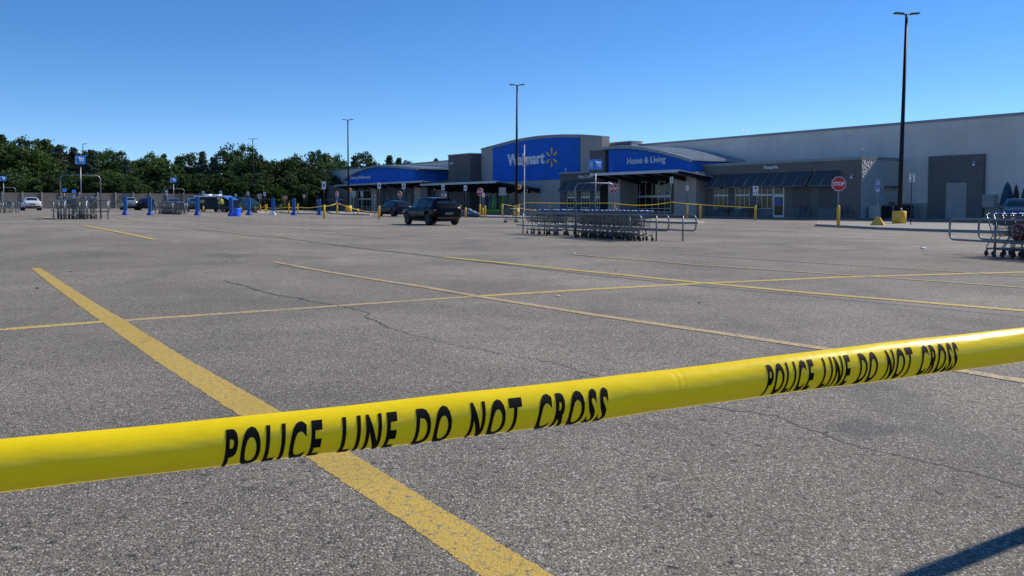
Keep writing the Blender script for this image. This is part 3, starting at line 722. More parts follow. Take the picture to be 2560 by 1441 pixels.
plate_sign(2280, 434.5, 455, 48, 13.5, 'white aisle sign with a large number 2 on a black post', 'numbered aisle signs', lift=.13, mark=num('2'))
plate_sign(1679, 442.5, 458.5, 70, 8.5, 'white aisle sign with a number 3 before the glazed entrance', 'numbered aisle signs', lift=.13, mark=num('3'))
AG = 'accessible parking signs in front of the store'
for px, yt, yb, D, w, lab, sl, lf in (
    (809.5, 454, 473, 74, 9.5, 'largest white and blue parking sign, tall on a yellow sleeved post left of the store', 1.12, 0),
    (947.5, 457, 472, 74, 8.5, 'white and blue parking sign on a yellow sleeve left of the parked black cars', 1.12, 0),
    (1009, 459, 473, 90, 8.5, 'white and blue parking sign just right of the second stop sign', 0, 0),
    (1107.5, 462, 475.5, 88, 7.5, 'white and blue parking sign rising over the roof of the black car', 0, 0),
    (1163.5, 464, 477, 80, 8, 'shaded white and blue parking sign on a yellow sleeve right of the black car', .95, 0),
    (416, 476, 488.5, 105, 6.5, 'white and blue parking sign framed by the hoop of the second cart corral', 0, 0),
    (507.5, 478, 488, 108, 6.5, 'white and blue parking sign over the left end of the mobile command van', 0, 0),
    (551.5, 478, 488, 108, 6.5, 'white and blue parking sign over the awning end of the command van', 0, 0),
    (589.5, 485, 492, 118, 5, 'small white parking sign over the dark pickup', 0, 0),
    (620, 480, 488, 112, 6, 'white parking sign left of the far lamp post', 0, 0),
    (661.5, 481, 490, 112, 6, 'white parking sign right of the far lamp post', 0, 0),
    (760, 487, 494, 118, 5, 'small white parking sign between the two rightmost blue banners', 0, 0)):
    plate_sign(px, yt, yb, D, w, lab, AG, lift=lf, sl=sl, mark=access)
plate_sign(1889, 465.5, 489, 67, 13.5, 'white plate with a red disc and black arrow above a yellow bollard', 'notice plates', sl=1.15,
           mark=lambda pl, w, z0, z1: (mk(M_red, (-.35, .35, .6, .92))(pl, w, z0, z1), mk(M_black, (-.7, -.1, .22, .34), (.3, .6, .12, .42), (-.75, -.5, .12, .3))(pl, w, z0, z1)))
plate_sign(1718.5, 464, 476.5, 76, 6.5, 'small white plate on a thin black post with a yellow sleeve by the entrance pier', 'notice plates', sl=1.15, mark=mk(M_black, (-.4, .4, .42, .5), (-.2, .2, .7, .8), (-.2, .2, .15, .25)))
plate_sign(1110, 485, 493, 100, 12, 'white notice with a red disc behind the roof of the black car', 'notice plates', mark=mk(M_red, (-.3, .3, .2, .8)))
plate_sign(2194.5, 451, 480, 47.5, 10, 'narrow blue and white parking notice on a pole set in a yellow pyramid', 'notice plates', postc=M_steel, lift=0, paint=M_signblue,
           mark=mk(M_white, (-.85, .85, .78, .84), (-.6, .6, .62, .70), (-.2, .2, .38, .44), (-.1, .1, .30, .36), (-.9, .9, .20, .24), (-.6, .6, .08, .14), (-.99, -.9, 0, 1), (.9, .99, 0, 1), (-.9, .9, .97, 1.0), (-.9, .9, 0, .03)))
plate_sign(1256, 469, 488.5, 82, 17, 'square grey back of a sign on a yellow sleeved post before the kayaks', 'sign backs', sl=1.1, paint=M_grey, lift=.13)
plate_sign(883, 478, 492.5, 98, 13, 'grey square sign back just right of the second lamp post', 'sign backs', paint=M_grey, postc=M_steel, lift=.1)
plate_sign(904.5, 478, 491, 98, 7, 'narrow grey sign plate left of the grocery doors', 'sign backs', paint=M_grey, postc=M_steel, lift=.1)
plate_sign(936, 486.5, 497.5, 100, 9, 'grey sign plate with faint black pictures by the grocery doors', 'sign backs', paint=M_grey, postc=M_steel, mark=mk(M_black, (-.7, .7, .1, .3), (-.7, -.2, .5, .85)))
plate_sign(649, 485, 497, 118, 11, 'grey square sign plate above the yellow pipe barrier', 'sign backs', paint=M_grey, postc=M_steel)
plate_sign(1317.5, 463, 474, 82, 4.5, 'thin dark sign plate just right of the flagpole', 'sign backs', paint=M_darksteel, lift=.13)
plate_sign(766, 480, 489, 122, 4, 'thin dark sign seen edge on before the trees', 'sign backs', paint=M_darksteel)
# pyramid base
p = AT(2194.5, 560, 47.5)
q = MB(); a_, b_ = .42, .10; h_ = .56
q.add([(-a_, -a_, 0), (a_, -a_, 0), (a_, a_, 0), (-a_, a_, 0), (-b_, -b_, h_), (b_, -b_, h_), (b_, b_, h_), (-b_, b_, h_)], [(0, 3, 2, 1), (4, 5, 6, 7), (0, 1, 5, 4), (1, 2, 6, 5), (2, 3, 7, 6), (3, 0, 4, 7)])
o = q.build('sign_base', M_yellow2, None, bevel=.02); o.location = (p.x, p.y, 0); o.rotation_euler = (0, 0, R(-28)); tag(o, 'yellow concrete pyramid holding the blue notice pole', 'sign base')

# ---------------------------------------------------------------- bollards
def bollard(px, ytop, ybase, label, D=None, r=.085, lift=0):
    b = AT(px, ybase, D) if D else G(px, ybase); g = gz(b.x, b.y)+lift; D_ = b.y
    h = AT(px, ytop, D_).z-g
    q = MB(); q.lathe([(r, -.05), (r, h-.07), (r*.8, h-.02), (r*.4, h)], 14); o = q.build('bollard', M_yellow); o.location = (b.x, b.y, g)
    return tag(o, label, 'bollard', 'yellow bollards')
for a_ in ((811.2, 513, 545, 'thick yellow bollard in front of the large blue parking sign'), (946.8, 519, 545, 'yellow bollard in front of the second dark car'),
           (1150.5, 514, 536, 'yellow bollard peeping out behind the black car tail', 92), (1213, 514, 540, 'short yellow bollard beside the canopy stop sign', 84),
           (1376, 513, 532, 'yellow bollard before the lower wall of the sign tower', 90), (1297, 512, 528, 'short yellow bollard behind the middle lamp post base', 90),
           (1750.5, 511, 548, 'yellow bollard holding tape right of the glazed entrance'), (508.5, 516, 532, 'yellow bollard in front of the command van', 98),
           (722, 508, 528, 'yellow bollard left of the second blue banner from the right', 104), (744.5, 509, 527, 'yellow bollard right of the second blue banner from the right', 106),
           (895, 522, 534, 'short yellow post with tape on the kerb near the grocery doors', 100), (1207, 520, 538, 'dull yellow bollard in the shade of the long canopy', 87)):
    bollard(*a_)
# pipe barrier
p = G(648, 532); root = empty('pipe_barrier', p, R(-20), 'yellow pipe barrier with several posts left of the white based banner', 'barrier')
for x in (-1.1, -.55, .1, .75, 1.2):
    q = MB(); q.lathe([(.06, 0), (.06, .95), (.03, 1.0)], 10, Matrix.Translation((x, .3*math.sin(x*3), 0))); q.build('post', M_yellow, root)
q = MB(); q.tube([(-1.1, 0, .62), (.1, .1, .6), (1.2, -.1, .8)], .05, 8); q.tube([(-.55, 0, .3), (.75, .1, .34)], .05, 8); q.build('rail', M_yellow, root)

# ---------------------------------------------------------------- lamp posts
def lamp_post(px, ytop, D, label, drum=None, lean=0.0, heads=2, ring=True, yaw=0, lift=.13, r0=.11):
    a = AT(px, ytop, D); g = gz(a.x, a.y)+lift; root = empty('lamp_post', (a.x, a.y, g), R(yaw), label, 'lamp post', 'lamp posts over the lot'); h = a.z-g
    if lean: root.rotation_euler = (0, R(lean), R(yaw))
    q = MB(); q.tube([(0, 0, .6), (0, 0, h-.05)], [r0, r0*.58], 12); q.build('pole', M_pole, root)
    q = MB(); q.lathe([(r0*1.9, .6), (r0*1.9, .64), (r0*1.3, .75), (r0, .9)], 14); q.build('base_cover', M_pole, root)
    rr, dh = drum or (.32, .72)
    q = MB(); q.lathe([(rr, -.15), (rr, dh-.03), (rr-.03, dh)], 28); q.build('concrete_base', M_yellow2, root)
    for s in ((-1, 1) if heads == 2 else (1,)):
        q = MB(); q.tube([(0, 0, h-.12), (s*.22, 0, h-.06)], .035, 8); arm = q.build('arm', M_pole, root)
        q = MB(); M_ = Matrix.Translation((s*.46, 0, h-.03)) @ Matrix.Rotation(R(-4*s), 4, 'Y')
        q.box(-.27, .27, -.19, .19, -.035, .03, M_); hd = q.build('lamp_head', M_pole, root, bevel=.02)
        q = MB(); q.box(-.2, .2, -.14, .14, -.042, -.036, M_); q.build('lens', M_grey, hd)
    if ring:
        q = MB(); M_ = Matrix.Translation((.24, 0, ring)) @ Matrix.Rotation(R(90), 4, 'X'); q.lathe([(.23, -.015), (.25, 0), (.23, .015)], 20, M_); d = q.build('disc_sign', M_litplate, root)
        q = MB(); q.box(-.0+.16, .32, -.022, -.016, ring-.06, ring+.02); q.box(.2, .27, -.022, -.016, ring+.02, ring+.09); q.build('disc_mark', M_darksteel, d)
    return root
lamp_post(2257.5, 33, 52, 'tallest black lamp post with twin heads on a yellow drum at the right', drum=(.39, .72), lean=1.0, ring=0, r0=.135)
o_ = lamp_post(1290.5, 211.5, 84, 'black twin headed lamp post in front of the large sign tower', lean=.4, ring=2.75, r0=.13)
lamp_post(869.5, 299, 120, 'black twin headed lamp post at the blue grocery gable', ring=3.0, r0=.13, drum=(.45, .9))
lamp_post(633.5, 347, 150, 'black twin headed lamp post standing before the tallest tree', lean=-.6, ring=0, lift=.1)
lamp_post(207, 359.5, 165, 'distant grey lamp post with one head above the leftmost cart corral sign', heads=1, ring=0, lift=0)
q = MB(); q.lathe([(.23, -.015), (.25, 0), (.23, .015)], 20, Matrix.Rotation(R(90), 4, 'X')); 

# flagpole with drooping flag
p = AT(1311, 366, 80); g = .13; h = p.z-g
root = empty('flagpole', (p.x, p.y, g), 0, 'white flagpole with a drooping striped flag before the sign tower', 'flagpole')
q = MB(); q.tube([(0, 0, 0), (0, 0, h)], [.06, .035], 10); q.build('pole', M_white, root); q = MB(); q.sphere((0, 0, h+.06), .07); q.build('finial', M_white, root)
def flagm():
    m = bpy.data.materials.new('flag_cloth'); m.use_nodes = True; nt = m.node_tree; b = nt.nodes['Principled BSDF']
    tc = nt.nodes.new('ShaderNodeTexCoord'); w = nt.nodes.new('ShaderNodeTexWave'); w.bands_direction = 'X'; w.inputs['Scale'].default_value = 3.2; w.inputs['Distortion'].default_value = 1.2
    nt.links.new(tc.outputs['Object'], w.inputs['Vector']); r = rng(nt, w.outputs['Fac'], .45, .55)
    nt.links.new(mixc(nt, r, (.55, .03, .05), (.75, .75, .78)), b.inputs['Base Color']); b.inputs['Roughness'].default_value = .8; return m
q = MB(); vs = []; zt_ = HZ(1311, 388, Vector((p.x, p.y, g))); zb_ = HZ(1311, 417, Vector((p.x, p.y, g)))
for i in range(14):
    t = i/13; z = zt_+(zb_-zt_)*t; wd = .10+.42*math.sin(min(1, t*1.15)*math.pi*.62)*(1-.25*t)
    for k in range(7):
        s_ = k/6; vs.append((.05+(-1)*(s_-.35)*wd*.8, .07*math.sin(k*2.4+t*5), z-.06*math.sin(k*1.7)))
q.add(vs, [(i*7+k, i*7+k+1, (i+1)*7+k+1, (i+1)*7+k) for i in range(13) for k in range(6)], True); q.build('flag', flagm(), root)

# ---------------------------------------------------------------- shopping carts
M_cartgrey = mat('cart_grey_plastic', (.10, .12, .15), .5)
def make_cart():
    root = empty('shopping_cart', (0, 0, 0), 0)
    def wid(x): return .27-.05*max(0, x)
    def top(x): return .97-.05*x
    def bot(x): return .50+.09*x
    q = MB(); r = .0042
    n = 15
    for i in range(n+1):
        x = .04+.86*i/n; xb_ = .17+.66*i/n
        for s in (-1, 1): q.tube([(x, s*wid(x), top(x)), (xb_, s*(wid(xb_)-.05), bot(xb_))], r, 3, caps=False)
    for k in range(1, 6):
        t = k/6
        for s in (-1, 1): q.tube([(.04*(1-t)+.17*t, s*(wid(0)-.05*t), top(0)*(1-t)+bot(.17)*t), (.90*(1-t)+.83*t, s*(wid(.9)-.05*t), top(.9)*(1-t)+bot(.83)*t)], r, 3, caps=False)
        q.tube([(.90*(1-t)+.83*t, -(wid(.9)-.05*t), top(.9)*(1-t)+bot(.83)*t), (.90*(1-t)+.83*t, (wid(.9)-.05*t), top(.9)*(1-t)+bot(.83)*t)], r, 3, caps=False)
    for i in range(9):
        y = -.16+.04*i; q.tube([(.90, y*1.2, top(.9)), (.83, y, bot(.83)), (.17, y*1.15, bot(.17))], r, 3, caps=False)
    for i in range(8): x = .2+.6*i/7; q.tube([(x, -wid(x)+.05, bot(x)), (x, wid(x)-.05, bot(x))], r, 3, caps=False)
    q.build('basket', M_cart, root)
    f = MB()
    f.tube([(.0, -.27, .97), (.92, -wid(.9), top(.9)), (.92, wid(.9), top(.9)), (0, .27, .97)], .010, 6)
    for s in (-1, 1):
        f.tube([(-.02, s*.27, 1.0), (.17, s*.245, .49), (-.01, s*.26, .22), (.03, s*.25, .17), (.80, s*.17, .19)], .013, 6)
        f.tube([(.17, s*.235, .49), (.84, s*.17, .57)], .012, 6); f.tube([(.80, s*.17, .19), (.62, s*.18, .52)], .011, 6)
    f.tube([(.80, -.17, .19), (.80, .17, .19)], .012, 6); f.tube([(.03, -.25, .19), (.03, .25, .19)], .011, 6)
    for i in range(5): y = -.12+.06*i; f.tube([(.04, y*1.4, .2), (.79, y, .2)], .005, 3)
    f.build('frame', M_cart, root)
    h = MB(); h.tube([(-.03, -.17, 1.02), (-.03, .17, 1.02)], .019, 8); h.build('handle', M_blueplastic, root); f2 = MB(); f2.tube([(-.03, -.275, 1.02), (-.03, -.171, 1.02)], .017, 8); f2.build('handle_grip', M_steel, root); f2 = MB(); f2.tube([(-.03, .171, 1.02), (-.03, .275, 1.02)], .017, 8); f2.build('handle_grip', M_steel, root)
    for s in (-1, 1):
        pass
    q = MB(); q.box(.10, .12, -.13, .13, .74, .90, Matrix.Rotation(R(-6), 4, 'Y')); q.build('seat_flap', M_cartgrey, root)
    for x, y in ((.0, -.25), (.0, .25), (.78, -.17), (.78, .17)):
        q = MB(); M_ = Matrix.Translation((x-.02, y, .064)) @ Matrix.Rotation(R(90), 4, 'X')
        q.lathe([(.045, -.018), (.064, -.012), (.064, .012), (.045, .018)], 12, M_); q.tube([(x-.02, y, .064), (x+.01, y, .2)], .022, 6); q.build('wheel', M_blackrub, root)
    return root
CART0 = make_cart(); cart_used = [False]
ORD = ['first', 'second', 'third', 'fourth', 'fifth', 'sixth', 'seventh', 'eighth', 'ninth', 'tenth', 'eleventh', 'twelfth', 'thirteenth', 'fourteenth', 'fifteenth', 'sixteenth', 'seventeenth', 'eighteenth', 'nineteenth', 'twentieth']
def put_cart(pos, rz, label, group):
    c = CART0 if not cart_used[0] else copy_tree(CART0); cart_used[0] = True
    if 'shopping_cart' not in KIDS and not KIDS.get(CART0.name): KIDS[CART0.name] = kids(CART0)
    c.location = pos; c.rotation_euler = (0, 0, rz+random.uniform(-.03, .03)); c['label'] = label; c['category'] = 'shopping cart'; c['group'] = group
    return c

# ---------------------------------------------------------------- cart corrals
def loop_pts(x0, x1, z0, z1, r, n=5):
    out = []
    for cx_, cz_, a0 in ((x1-r, z1-r, 0), (x0+r, z1-r, 90), (x0+r, z0+r, 180), (x1-r, z0+r, 270)):
        for i in range(n+1): a_ = R(a0+90*i/n); out.append((cx_+r*math.cos(a_), cz_+r*math.sin(a_)))
    return out
def cart_glyph(q, o, u, s, dep):      # trolley pictogram on a plane: origin o, axis u, scale s
    def P(a, b): return o+u*(a*s)+Vector((0, 0, b*s))+dep
    for pts in ([(-.38, .34), (-.24, .34), (-.14, -.12), (.26, -.12)], [(-.22, .24), (.36, .24), (.28, -.0), (-.17, .02)], [(-.19, .13), (.32, .13)]):
        q.tube([P(*p_) for p_ in pts], .045*s, 4)
    for c in (-.08, .22): q.tube([P(c-.05, -.28), P(c+.05, -.28)], .05*s, 6)
def corral(name_pos, origin, rz, L, hoop_x, w=.85, hh=2.05, sign_h=2.75, label='', sign=.38, off=(0, 0, 0), hoop_r=.026, posts=None, rails=3):
    root = empty('cart_corral', origin, rz, label, 'cart corral', 'steel cart corrals')
    for i in range(rails):
        ox = off[i]; q = MB(); q.tube([(x+ox, i*w, z) for x, z in loop_pts(0, L, .36, .88, .17)], .026, 8, closed=True); q.build('rail', M_steel, root)
        for x in (posts or (.6, L*.45, L-.75)):
            q = MB(); q.tube([(x+ox, i*w+.03, 0), (x+ox, i*w+.03, .9)], .026, 8); q.build('post', M_steel, root)
    q = MB(); pts = [(y, z) for y, z in loop_pts(0, (rails-1)*w, -1, hh, .22) if z > hh-.3]
    pts = [((rails-1)*w, 0.0)]+pts+[(0.0, 0.0)]
    q.tube([(hoop_x, y, z) for y, z in pts], hoop_r, 8); q.build('hoop', M_steel, root)
    ym = (rails-1)*w/2
    q = MB(); q.tube([(hoop_x+.05, ym, 0), (hoop_x+.05, ym, sign_h-.05)], .025, 8); sp = q.build('sign_pole', M_steel, root)
    q = MB(); s = sign/2; q.box(hoop_x+.05-s, hoop_x+.05+s, ym-s, ym+s, sign_h-s, sign_h+s); sb = q.build('sign_box', MATS_box, root, bevel=.012)
    q = MB(); c = Vector((hoop_x+.05, ym, sign_h))
    cart_glyph(q, c, Vector((1, 0, 0)), sign*.85, Vector((0, -s-.004, 0))); cart_glyph(q, c, Vector((0, 1, 0)), sign*.85, Vector((s+.004, 0, 0)))
    q.build('cart_symbol', M_white, sb)
    return root
MATS_box = mat('sign_box_blue', (.02, .22, .78), .35)
def place_carts(root, lane_y, xs, handle_right, lane_label, group, w=.85):
    Mx = Matrix.Translation(root.location) @ Matrix.Rotation(root.rotation_euler.z, 4, 'Z')
    xs = sorted(xs)
    for i, x in enumerate(xs):
        p = Mx @ Vector((x, lane_y+random.uniform(-.05, .05), 0)); p.z = gz(p.x, p.y)
        o = ORD[i] if i < 20 else 'last'
        put_cart(p, root.rotation_euler.z+(math.pi if handle_right else 0), f'{o} blue handled cart from the left in the {lane_label}', group)
def dirang(a, b): return math.atan2(b.y-a.y, b.x-a.x)
a, b = G(1306, 585), G(1572, 603); rz = dirang(a, b); e = Vector((math.cos(rz), math.sin(rz), 0))
L1 = (b-a).length+1.35; o1 = a-e*.6; o1.z = 0
hx = ((G(1434, 594)-o1)).dot(e)
c1 = corral('', o1, rz, L1, hx, label='steel cart corral packed with nested carts, in the middle of the lot', off=(0, .35, .7), posts=(.6, hx, L1-.75))
place_carts(c1, .42, [1.25, 1.75, 2.5, 3.05, 3.35]+[hx+.35+.285*i for i in range(int((L1-hx-.3)/.285))], True, 'near lane of the middle corral', 'carts nested in the middle corral')
place_carts(c1, 1.28, [1.6, 2.3, 3.2, 4.0, 4.4, 4.8, 5.3, 5.8, 6.3, 6.7, 7.1, 7.5], True, 'far lane of the middle corral', 'carts nested in the middle corral')
a = G(2484, 643); rz = R(-62); e = Vector((math.cos(rz), math.sin(rz), 0)); 
tl = AT(2374, 580, 22.3); o2 = Vector((tl.x, tl.y, 0)); rz = dirang(o2, a); e = Vector((math.cos(rz), math.sin(rz), 0))
c2 = corral('', o2, rz, 6.5, 5.0, label='steel cart corral cut off by the right edge with carts behind its rounded rails', off=(0, 0, .1), posts=((a-o2).length, 4.5, 5.9))
place_carts(c2, .42, [1.05+.30*i for i in range(8)], False, 'near lane of the right corral', 'carts nested in the right corral')
place_carts(c2, 1.27, [.95+.42*i for i in range(6)], False, 'far lane of the right corral', 'carts nested in the right corral')
def small_corral(px_l, D_l, label, L, hx_, lane, n1, n2, gname, w=.85, pitch=.4, hh=2.05, sh=2.75, handle=True, x0=1.2):
    p = AT(px_l, 520, D_l); p.z = gz(p.x, p.y); rz_ = BROT
    c = corral('', p, rz_, L, hx_, label=label, w=w, hh=hh, sign_h=sh, posts=(.6, L/2, L-.6), off=(0, .3, .6))
    place_carts(c, w/2, [x0+pitch*i for i in range(n1)], handle, 'near lane of the '+lane, gname)
    if n2: place_carts(c, w*1.5, [x0-.1+pitch*1.15*i for i in range(n2)], handle, 'far lane of the '+lane, gname)
    return c
small_corral(128, 43.6, 'steel cart corral with the tallest hoop at the left of the lot', 5.2, 3.6, 'left corral', 7, 6, 'carts in the left corral', pitch=.5, x0=1.0)
small_corral(384, 74.5, 'second steel cart corral from the left with a long dense row of carts', 7.2, 3.4, 'second corral', 14, 8, 'carts in the second corral', pitch=.38)
small_corral(-30, 74, 'hazy steel cart corral at the far left edge beside the white car', 6.5, 4.6, 'far left corral', 4, 3, 'carts in the far left corral', pitch=.7)
for px, y0, D, lb in ((161, 476, 108, 'small blue cart return sign seen inside the left hoop'), (185, 479, 112, 'smaller blue cart return sign left of the tall sign pole'), ):
    p = AT(px, y0, D); g = gz(p.x, p.y); root = empty('return_sign', (p.x, p.y, g), BROT, lb, 'sign', 'far cart return signs'); z = p.z-g
    q = MB(); q.tube([(0, 0, 0), (0, 0, z)], .03, 6); q.build('post', M_steel, root)
    q = MB(); q.box(-.2, .2, -.2, .2, z-.2, z+.2); sb = q.build('sign_box', MATS_box, root)
    q = MB(); cart_glyph(q, Vector((0, 0, z)), Vector((1, 0, 0)), .33, Vector((0, -.21, 0))); q.build('cart_symbol', M_white, sb)
p = G(703, 533); put_cart(p, R(160), 'lone cart standing between the second and third blue banners', 'stray carts')
p = AT(1290, 540, 60); p.z = 0; put_cart(p, R(200), 'lone cart behind the left rail of the middle corral', 'stray carts')
# a red patterned bag in a cart at the right edge
def bag(px, py, D, label):
    p = AT(px, py, D); q = MB(); q.lathe([(.14, 0), (.18, .12), (.19, .3), (.16, .36)], 12)
    m = bpy.data.materials.new('spotted_bag'); m.use_nodes = True; nt = m.node_tree; bb = nt.nodes['Principled BSDF']; tc = nt.nodes.new('ShaderNodeTexCoord')
    v = tex(nt, 'vor', 22, tc.outputs['Object']); nt.links.new(mixc(nt, rng(nt, v.outputs['Distance'], .28, .34), (.45, .36, .36), (.09, .012, .02)), bb.inputs['Base Color']); bb.inputs['Roughness'].default_value = .5
    o = q.build('bag', m); o.location = (p.x, p.y, p.z-.2); tag(o, label, 'bag')
bag(2552, 580, 20.3, 'dark red bag with white spots in a cart at the right edge')
# ---------------------------------------------------------------- long fence
M_fence = mat('fence_panel', (.16, .14, .12), .9, 0, .25, .4)
M_fpost = mat('fence_post', (.30, .27, .24), .9, 0, .1, 1)
fa, fb = AT(-260, 511, 128), AT(860, 511, 168)
fv = fb-fa; fv.z = 0; fl = fv.length; fd = fv.normalized(); nb_ = 26
root = empty('boundary_fence', (fa.x, fa.y, .3), math.atan2(fd.y, fd.x), 'long brown panel fence with pale posts in front of the trees', 'fence')
q = MB(); q.box(0, fl, -.08, .08, -.8, 2.75); q.build('fence_panels', M_fence, root)
for i in range(nb_+1):
    x = fl*i/nb_; q = MB(); q.box(x-.11, x+.11, -.2, .2, -.8, 2.9); q.build('post', M_fpost, root)

# ---------------------------------------------------------------- trees
def leaf_mat(name, c1, c2):
    m = bpy.data.materials.new(name); m.use_nodes = True; nt = m.node_tree; b = nt.nodes['Principled BSDF']
    g = nt.nodes.new('ShaderNodeNewGeometry'); oi = nt.nodes.new('ShaderNodeObjectInfo')
    n = tex(nt, 'noise', .35, g.outputs['Position'], 3)
    c = mixc(nt, g.outputs['Random Per Island'], c1, c2); c = mixc(nt, 1.0, c, rng(nt, n.outputs[0], .3, .7, .75, 1.25), 'MULTIPLY')
    c = mixc(nt, 1.0, c, rng(nt, oi.outputs['Random'], 0, 1, .75, 1.25), 'MULTIPLY')
    nt.links.new(c, b.inputs['Base Color']); b.inputs['Roughness'].default_value = .65; b.inputs['Specular IOR Level'].default_value = .25
    tr = nt.nodes.new('ShaderNodeBsdfTranslucent'); nt.links.new(c, tr.inputs[0]); mx = nt.nodes.new('ShaderNodeMixShader'); mx.inputs[0].default_value = .22
    nt.links.new(b.outputs[0], mx.inputs[1]); nt.links.new(tr.outputs[0], mx.inputs[2]); nt.links.new(mx.outputs[0], nt.nodes['Material Output'].inputs[0]); return m
LF = [leaf_mat('foliage_deep', (.024, .056, .016), (.052, .098, .025)), leaf_mat('foliage_bright', (.040, .088, .016), (.072, .130, .026)), leaf_mat('foliage_blue', (.035, .062, .038), (.075, .11, .07))]
M_bark = mat('bark', (.06, .045, .035), .95, 0, .3, 3)
def leaf(mb, c, s, rnd, flat=0.0):
    u = Vector((rnd.gauss(0, 1), rnd.gauss(0, 1), rnd.gauss(0, 1)*(1-flat))).normalized(); v = u.orthogonal().normalized(); v = (Matrix.Rotation(rnd.uniform(0, 6.28), 3, u) @ v); w = u.cross(v)
    a = s*rnd.uniform(.6, 1.3); b = a*rnd.uniform(.45, .8)
    k = len(mb.v); mb.v += [tuple(c-v*a), tuple(c+w*b*.9-v*a*.1), tuple(c+v*a), tuple(c-w*b*.9+v*a*.2)]; mb.f.append((k, k+1, k+2, k+3)); mb.sm.append(False)
def tree_proto(kind, seed, wide, leafm):
    rnd = random.Random(seed); root = empty('tree', (0, 0, 0)); cr = MB(); tk = MB()      # unit: height 1 scaled later -> build at 14 m
    H = 14.0
    if kind == 'dec':
        cl = []
        nlob = rnd.randint(5, 7); lobs = []
        for i in range(nlob):
            a = rnd.uniform(0, 6.28); rr = wide*H*rnd.uniform(.12, .30); lobs.append((Vector((rr*math.cos(a), rr*math.sin(a), H*rnd.uniform(.42, .76))), H*rnd.uniform(.15, .23)))
        lobs.append((Vector((rnd.uniform(-.5, .5), 0, H*.84)), H*.155)); lobs.append((Vector((rnd.uniform(-2, 2), -1, H*.32)), H*.22)); lobs.append((Vector((rnd.uniform(-2, 2), 1, H*.22)), H*.2))
        for c, r in lobs:
            for j in range(int(30*(r/2.4)**1.6)):
                d = Vector((rnd.gauss(0, 1), rnd.gauss(0, 1), rnd.gauss(0, 1))).normalized(); cc = c+Vector((d.x*r*wide*1.25, d.y*r*wide*1.25, d.z*r))*rnd.uniform(.72, 1.08)
                cl.append((cc, rnd.uniform(.5, 1.0)))
        for c, r in cl:
            if c.z < .5: continue
            for j in range(46):
                d = Vector((rnd.gauss(0, .55), rnd.gauss(0, .55), rnd.gauss(0, .42)))*r; leaf(cr, c+d, .27, rnd)
        tk.tube([(0, 0, -.6), (.1, 0, H*.2), (0, .1, H*.45), (.2, 0, H*.7)], [.34, .27, .18, .07], 8)
        for c, r in lobs[:7]: tk.tube([(0, 0, H*.25+rnd.uniform(0, 2)), tuple(c*.5+Vector((0, 0, H*.22))), tuple(c)], [.15, .09, .03], 6)
    else:
        z = H*.06
        while z < H*.985:
            t = z/H; L = wide*H*.30*(1-t)**.75*rnd.uniform(.75, 1.15)+.25; nb = 9 if t < .7 else 6; a0 = rnd.uniform(0, 6.28)
            for k in range(nb):
                a = a0+6.28*k/nb+rnd.uniform(-.25, .25); Lk = L*rnd.uniform(.65, 1.15); tip = Vector((math.cos(a)*Lk, math.sin(a)*Lk, z+rnd.uniform(-.25, .1)*Lk*(1-t)+.15*Lk))
                tk.tube([(0, 0, z), tuple(tip)], [.05, .015], 4, caps=False)
                for j in range(int(10+Lk*16)):
                    s = rnd.uniform(.2, 1.05)**.8; c = Vector((0, 0, z)).lerp(tip, s)+Vector((rnd.gauss(0, .22), rnd.gauss(0, .22), rnd.gauss(0, .14)-.1))*(.5+Lk*.3); leaf(cr, c, .25, rnd, .3)
            z += H*rnd.uniform(.035, .055)*(1-.35*t)
        tk.tube([(0, 0, -.6), (0, 0, H*.98)], [.26, .03], 8)
    cr.build('crown', leafm, root, fix=False); tk.build('trunk', M_bark, root, fix=False); return root
protos = {'d1': tree_proto('dec', 1, 1.0, LF[0]), 'd2': tree_proto('dec', 5, .8, LF[1]), 'd3': tree_proto('dec', 9, 1.15, LF[0]), 'd4': tree_proto('dec', 14, .7, LF[0]),
          'c1': tree_proto('con', 3, .85, LF[2]), 'c2': tree_proto('con', 8, 1.05, LF[0])}
KW = {'d1': 'broad dark green leafy', 'd2': 'brighter green leafy', 'd3': 'wide spreading dark leafy', 'd4': 'narrow dark leafy', 'c1': 'bluish green conifer', 'c2': 'dark green conifer'}
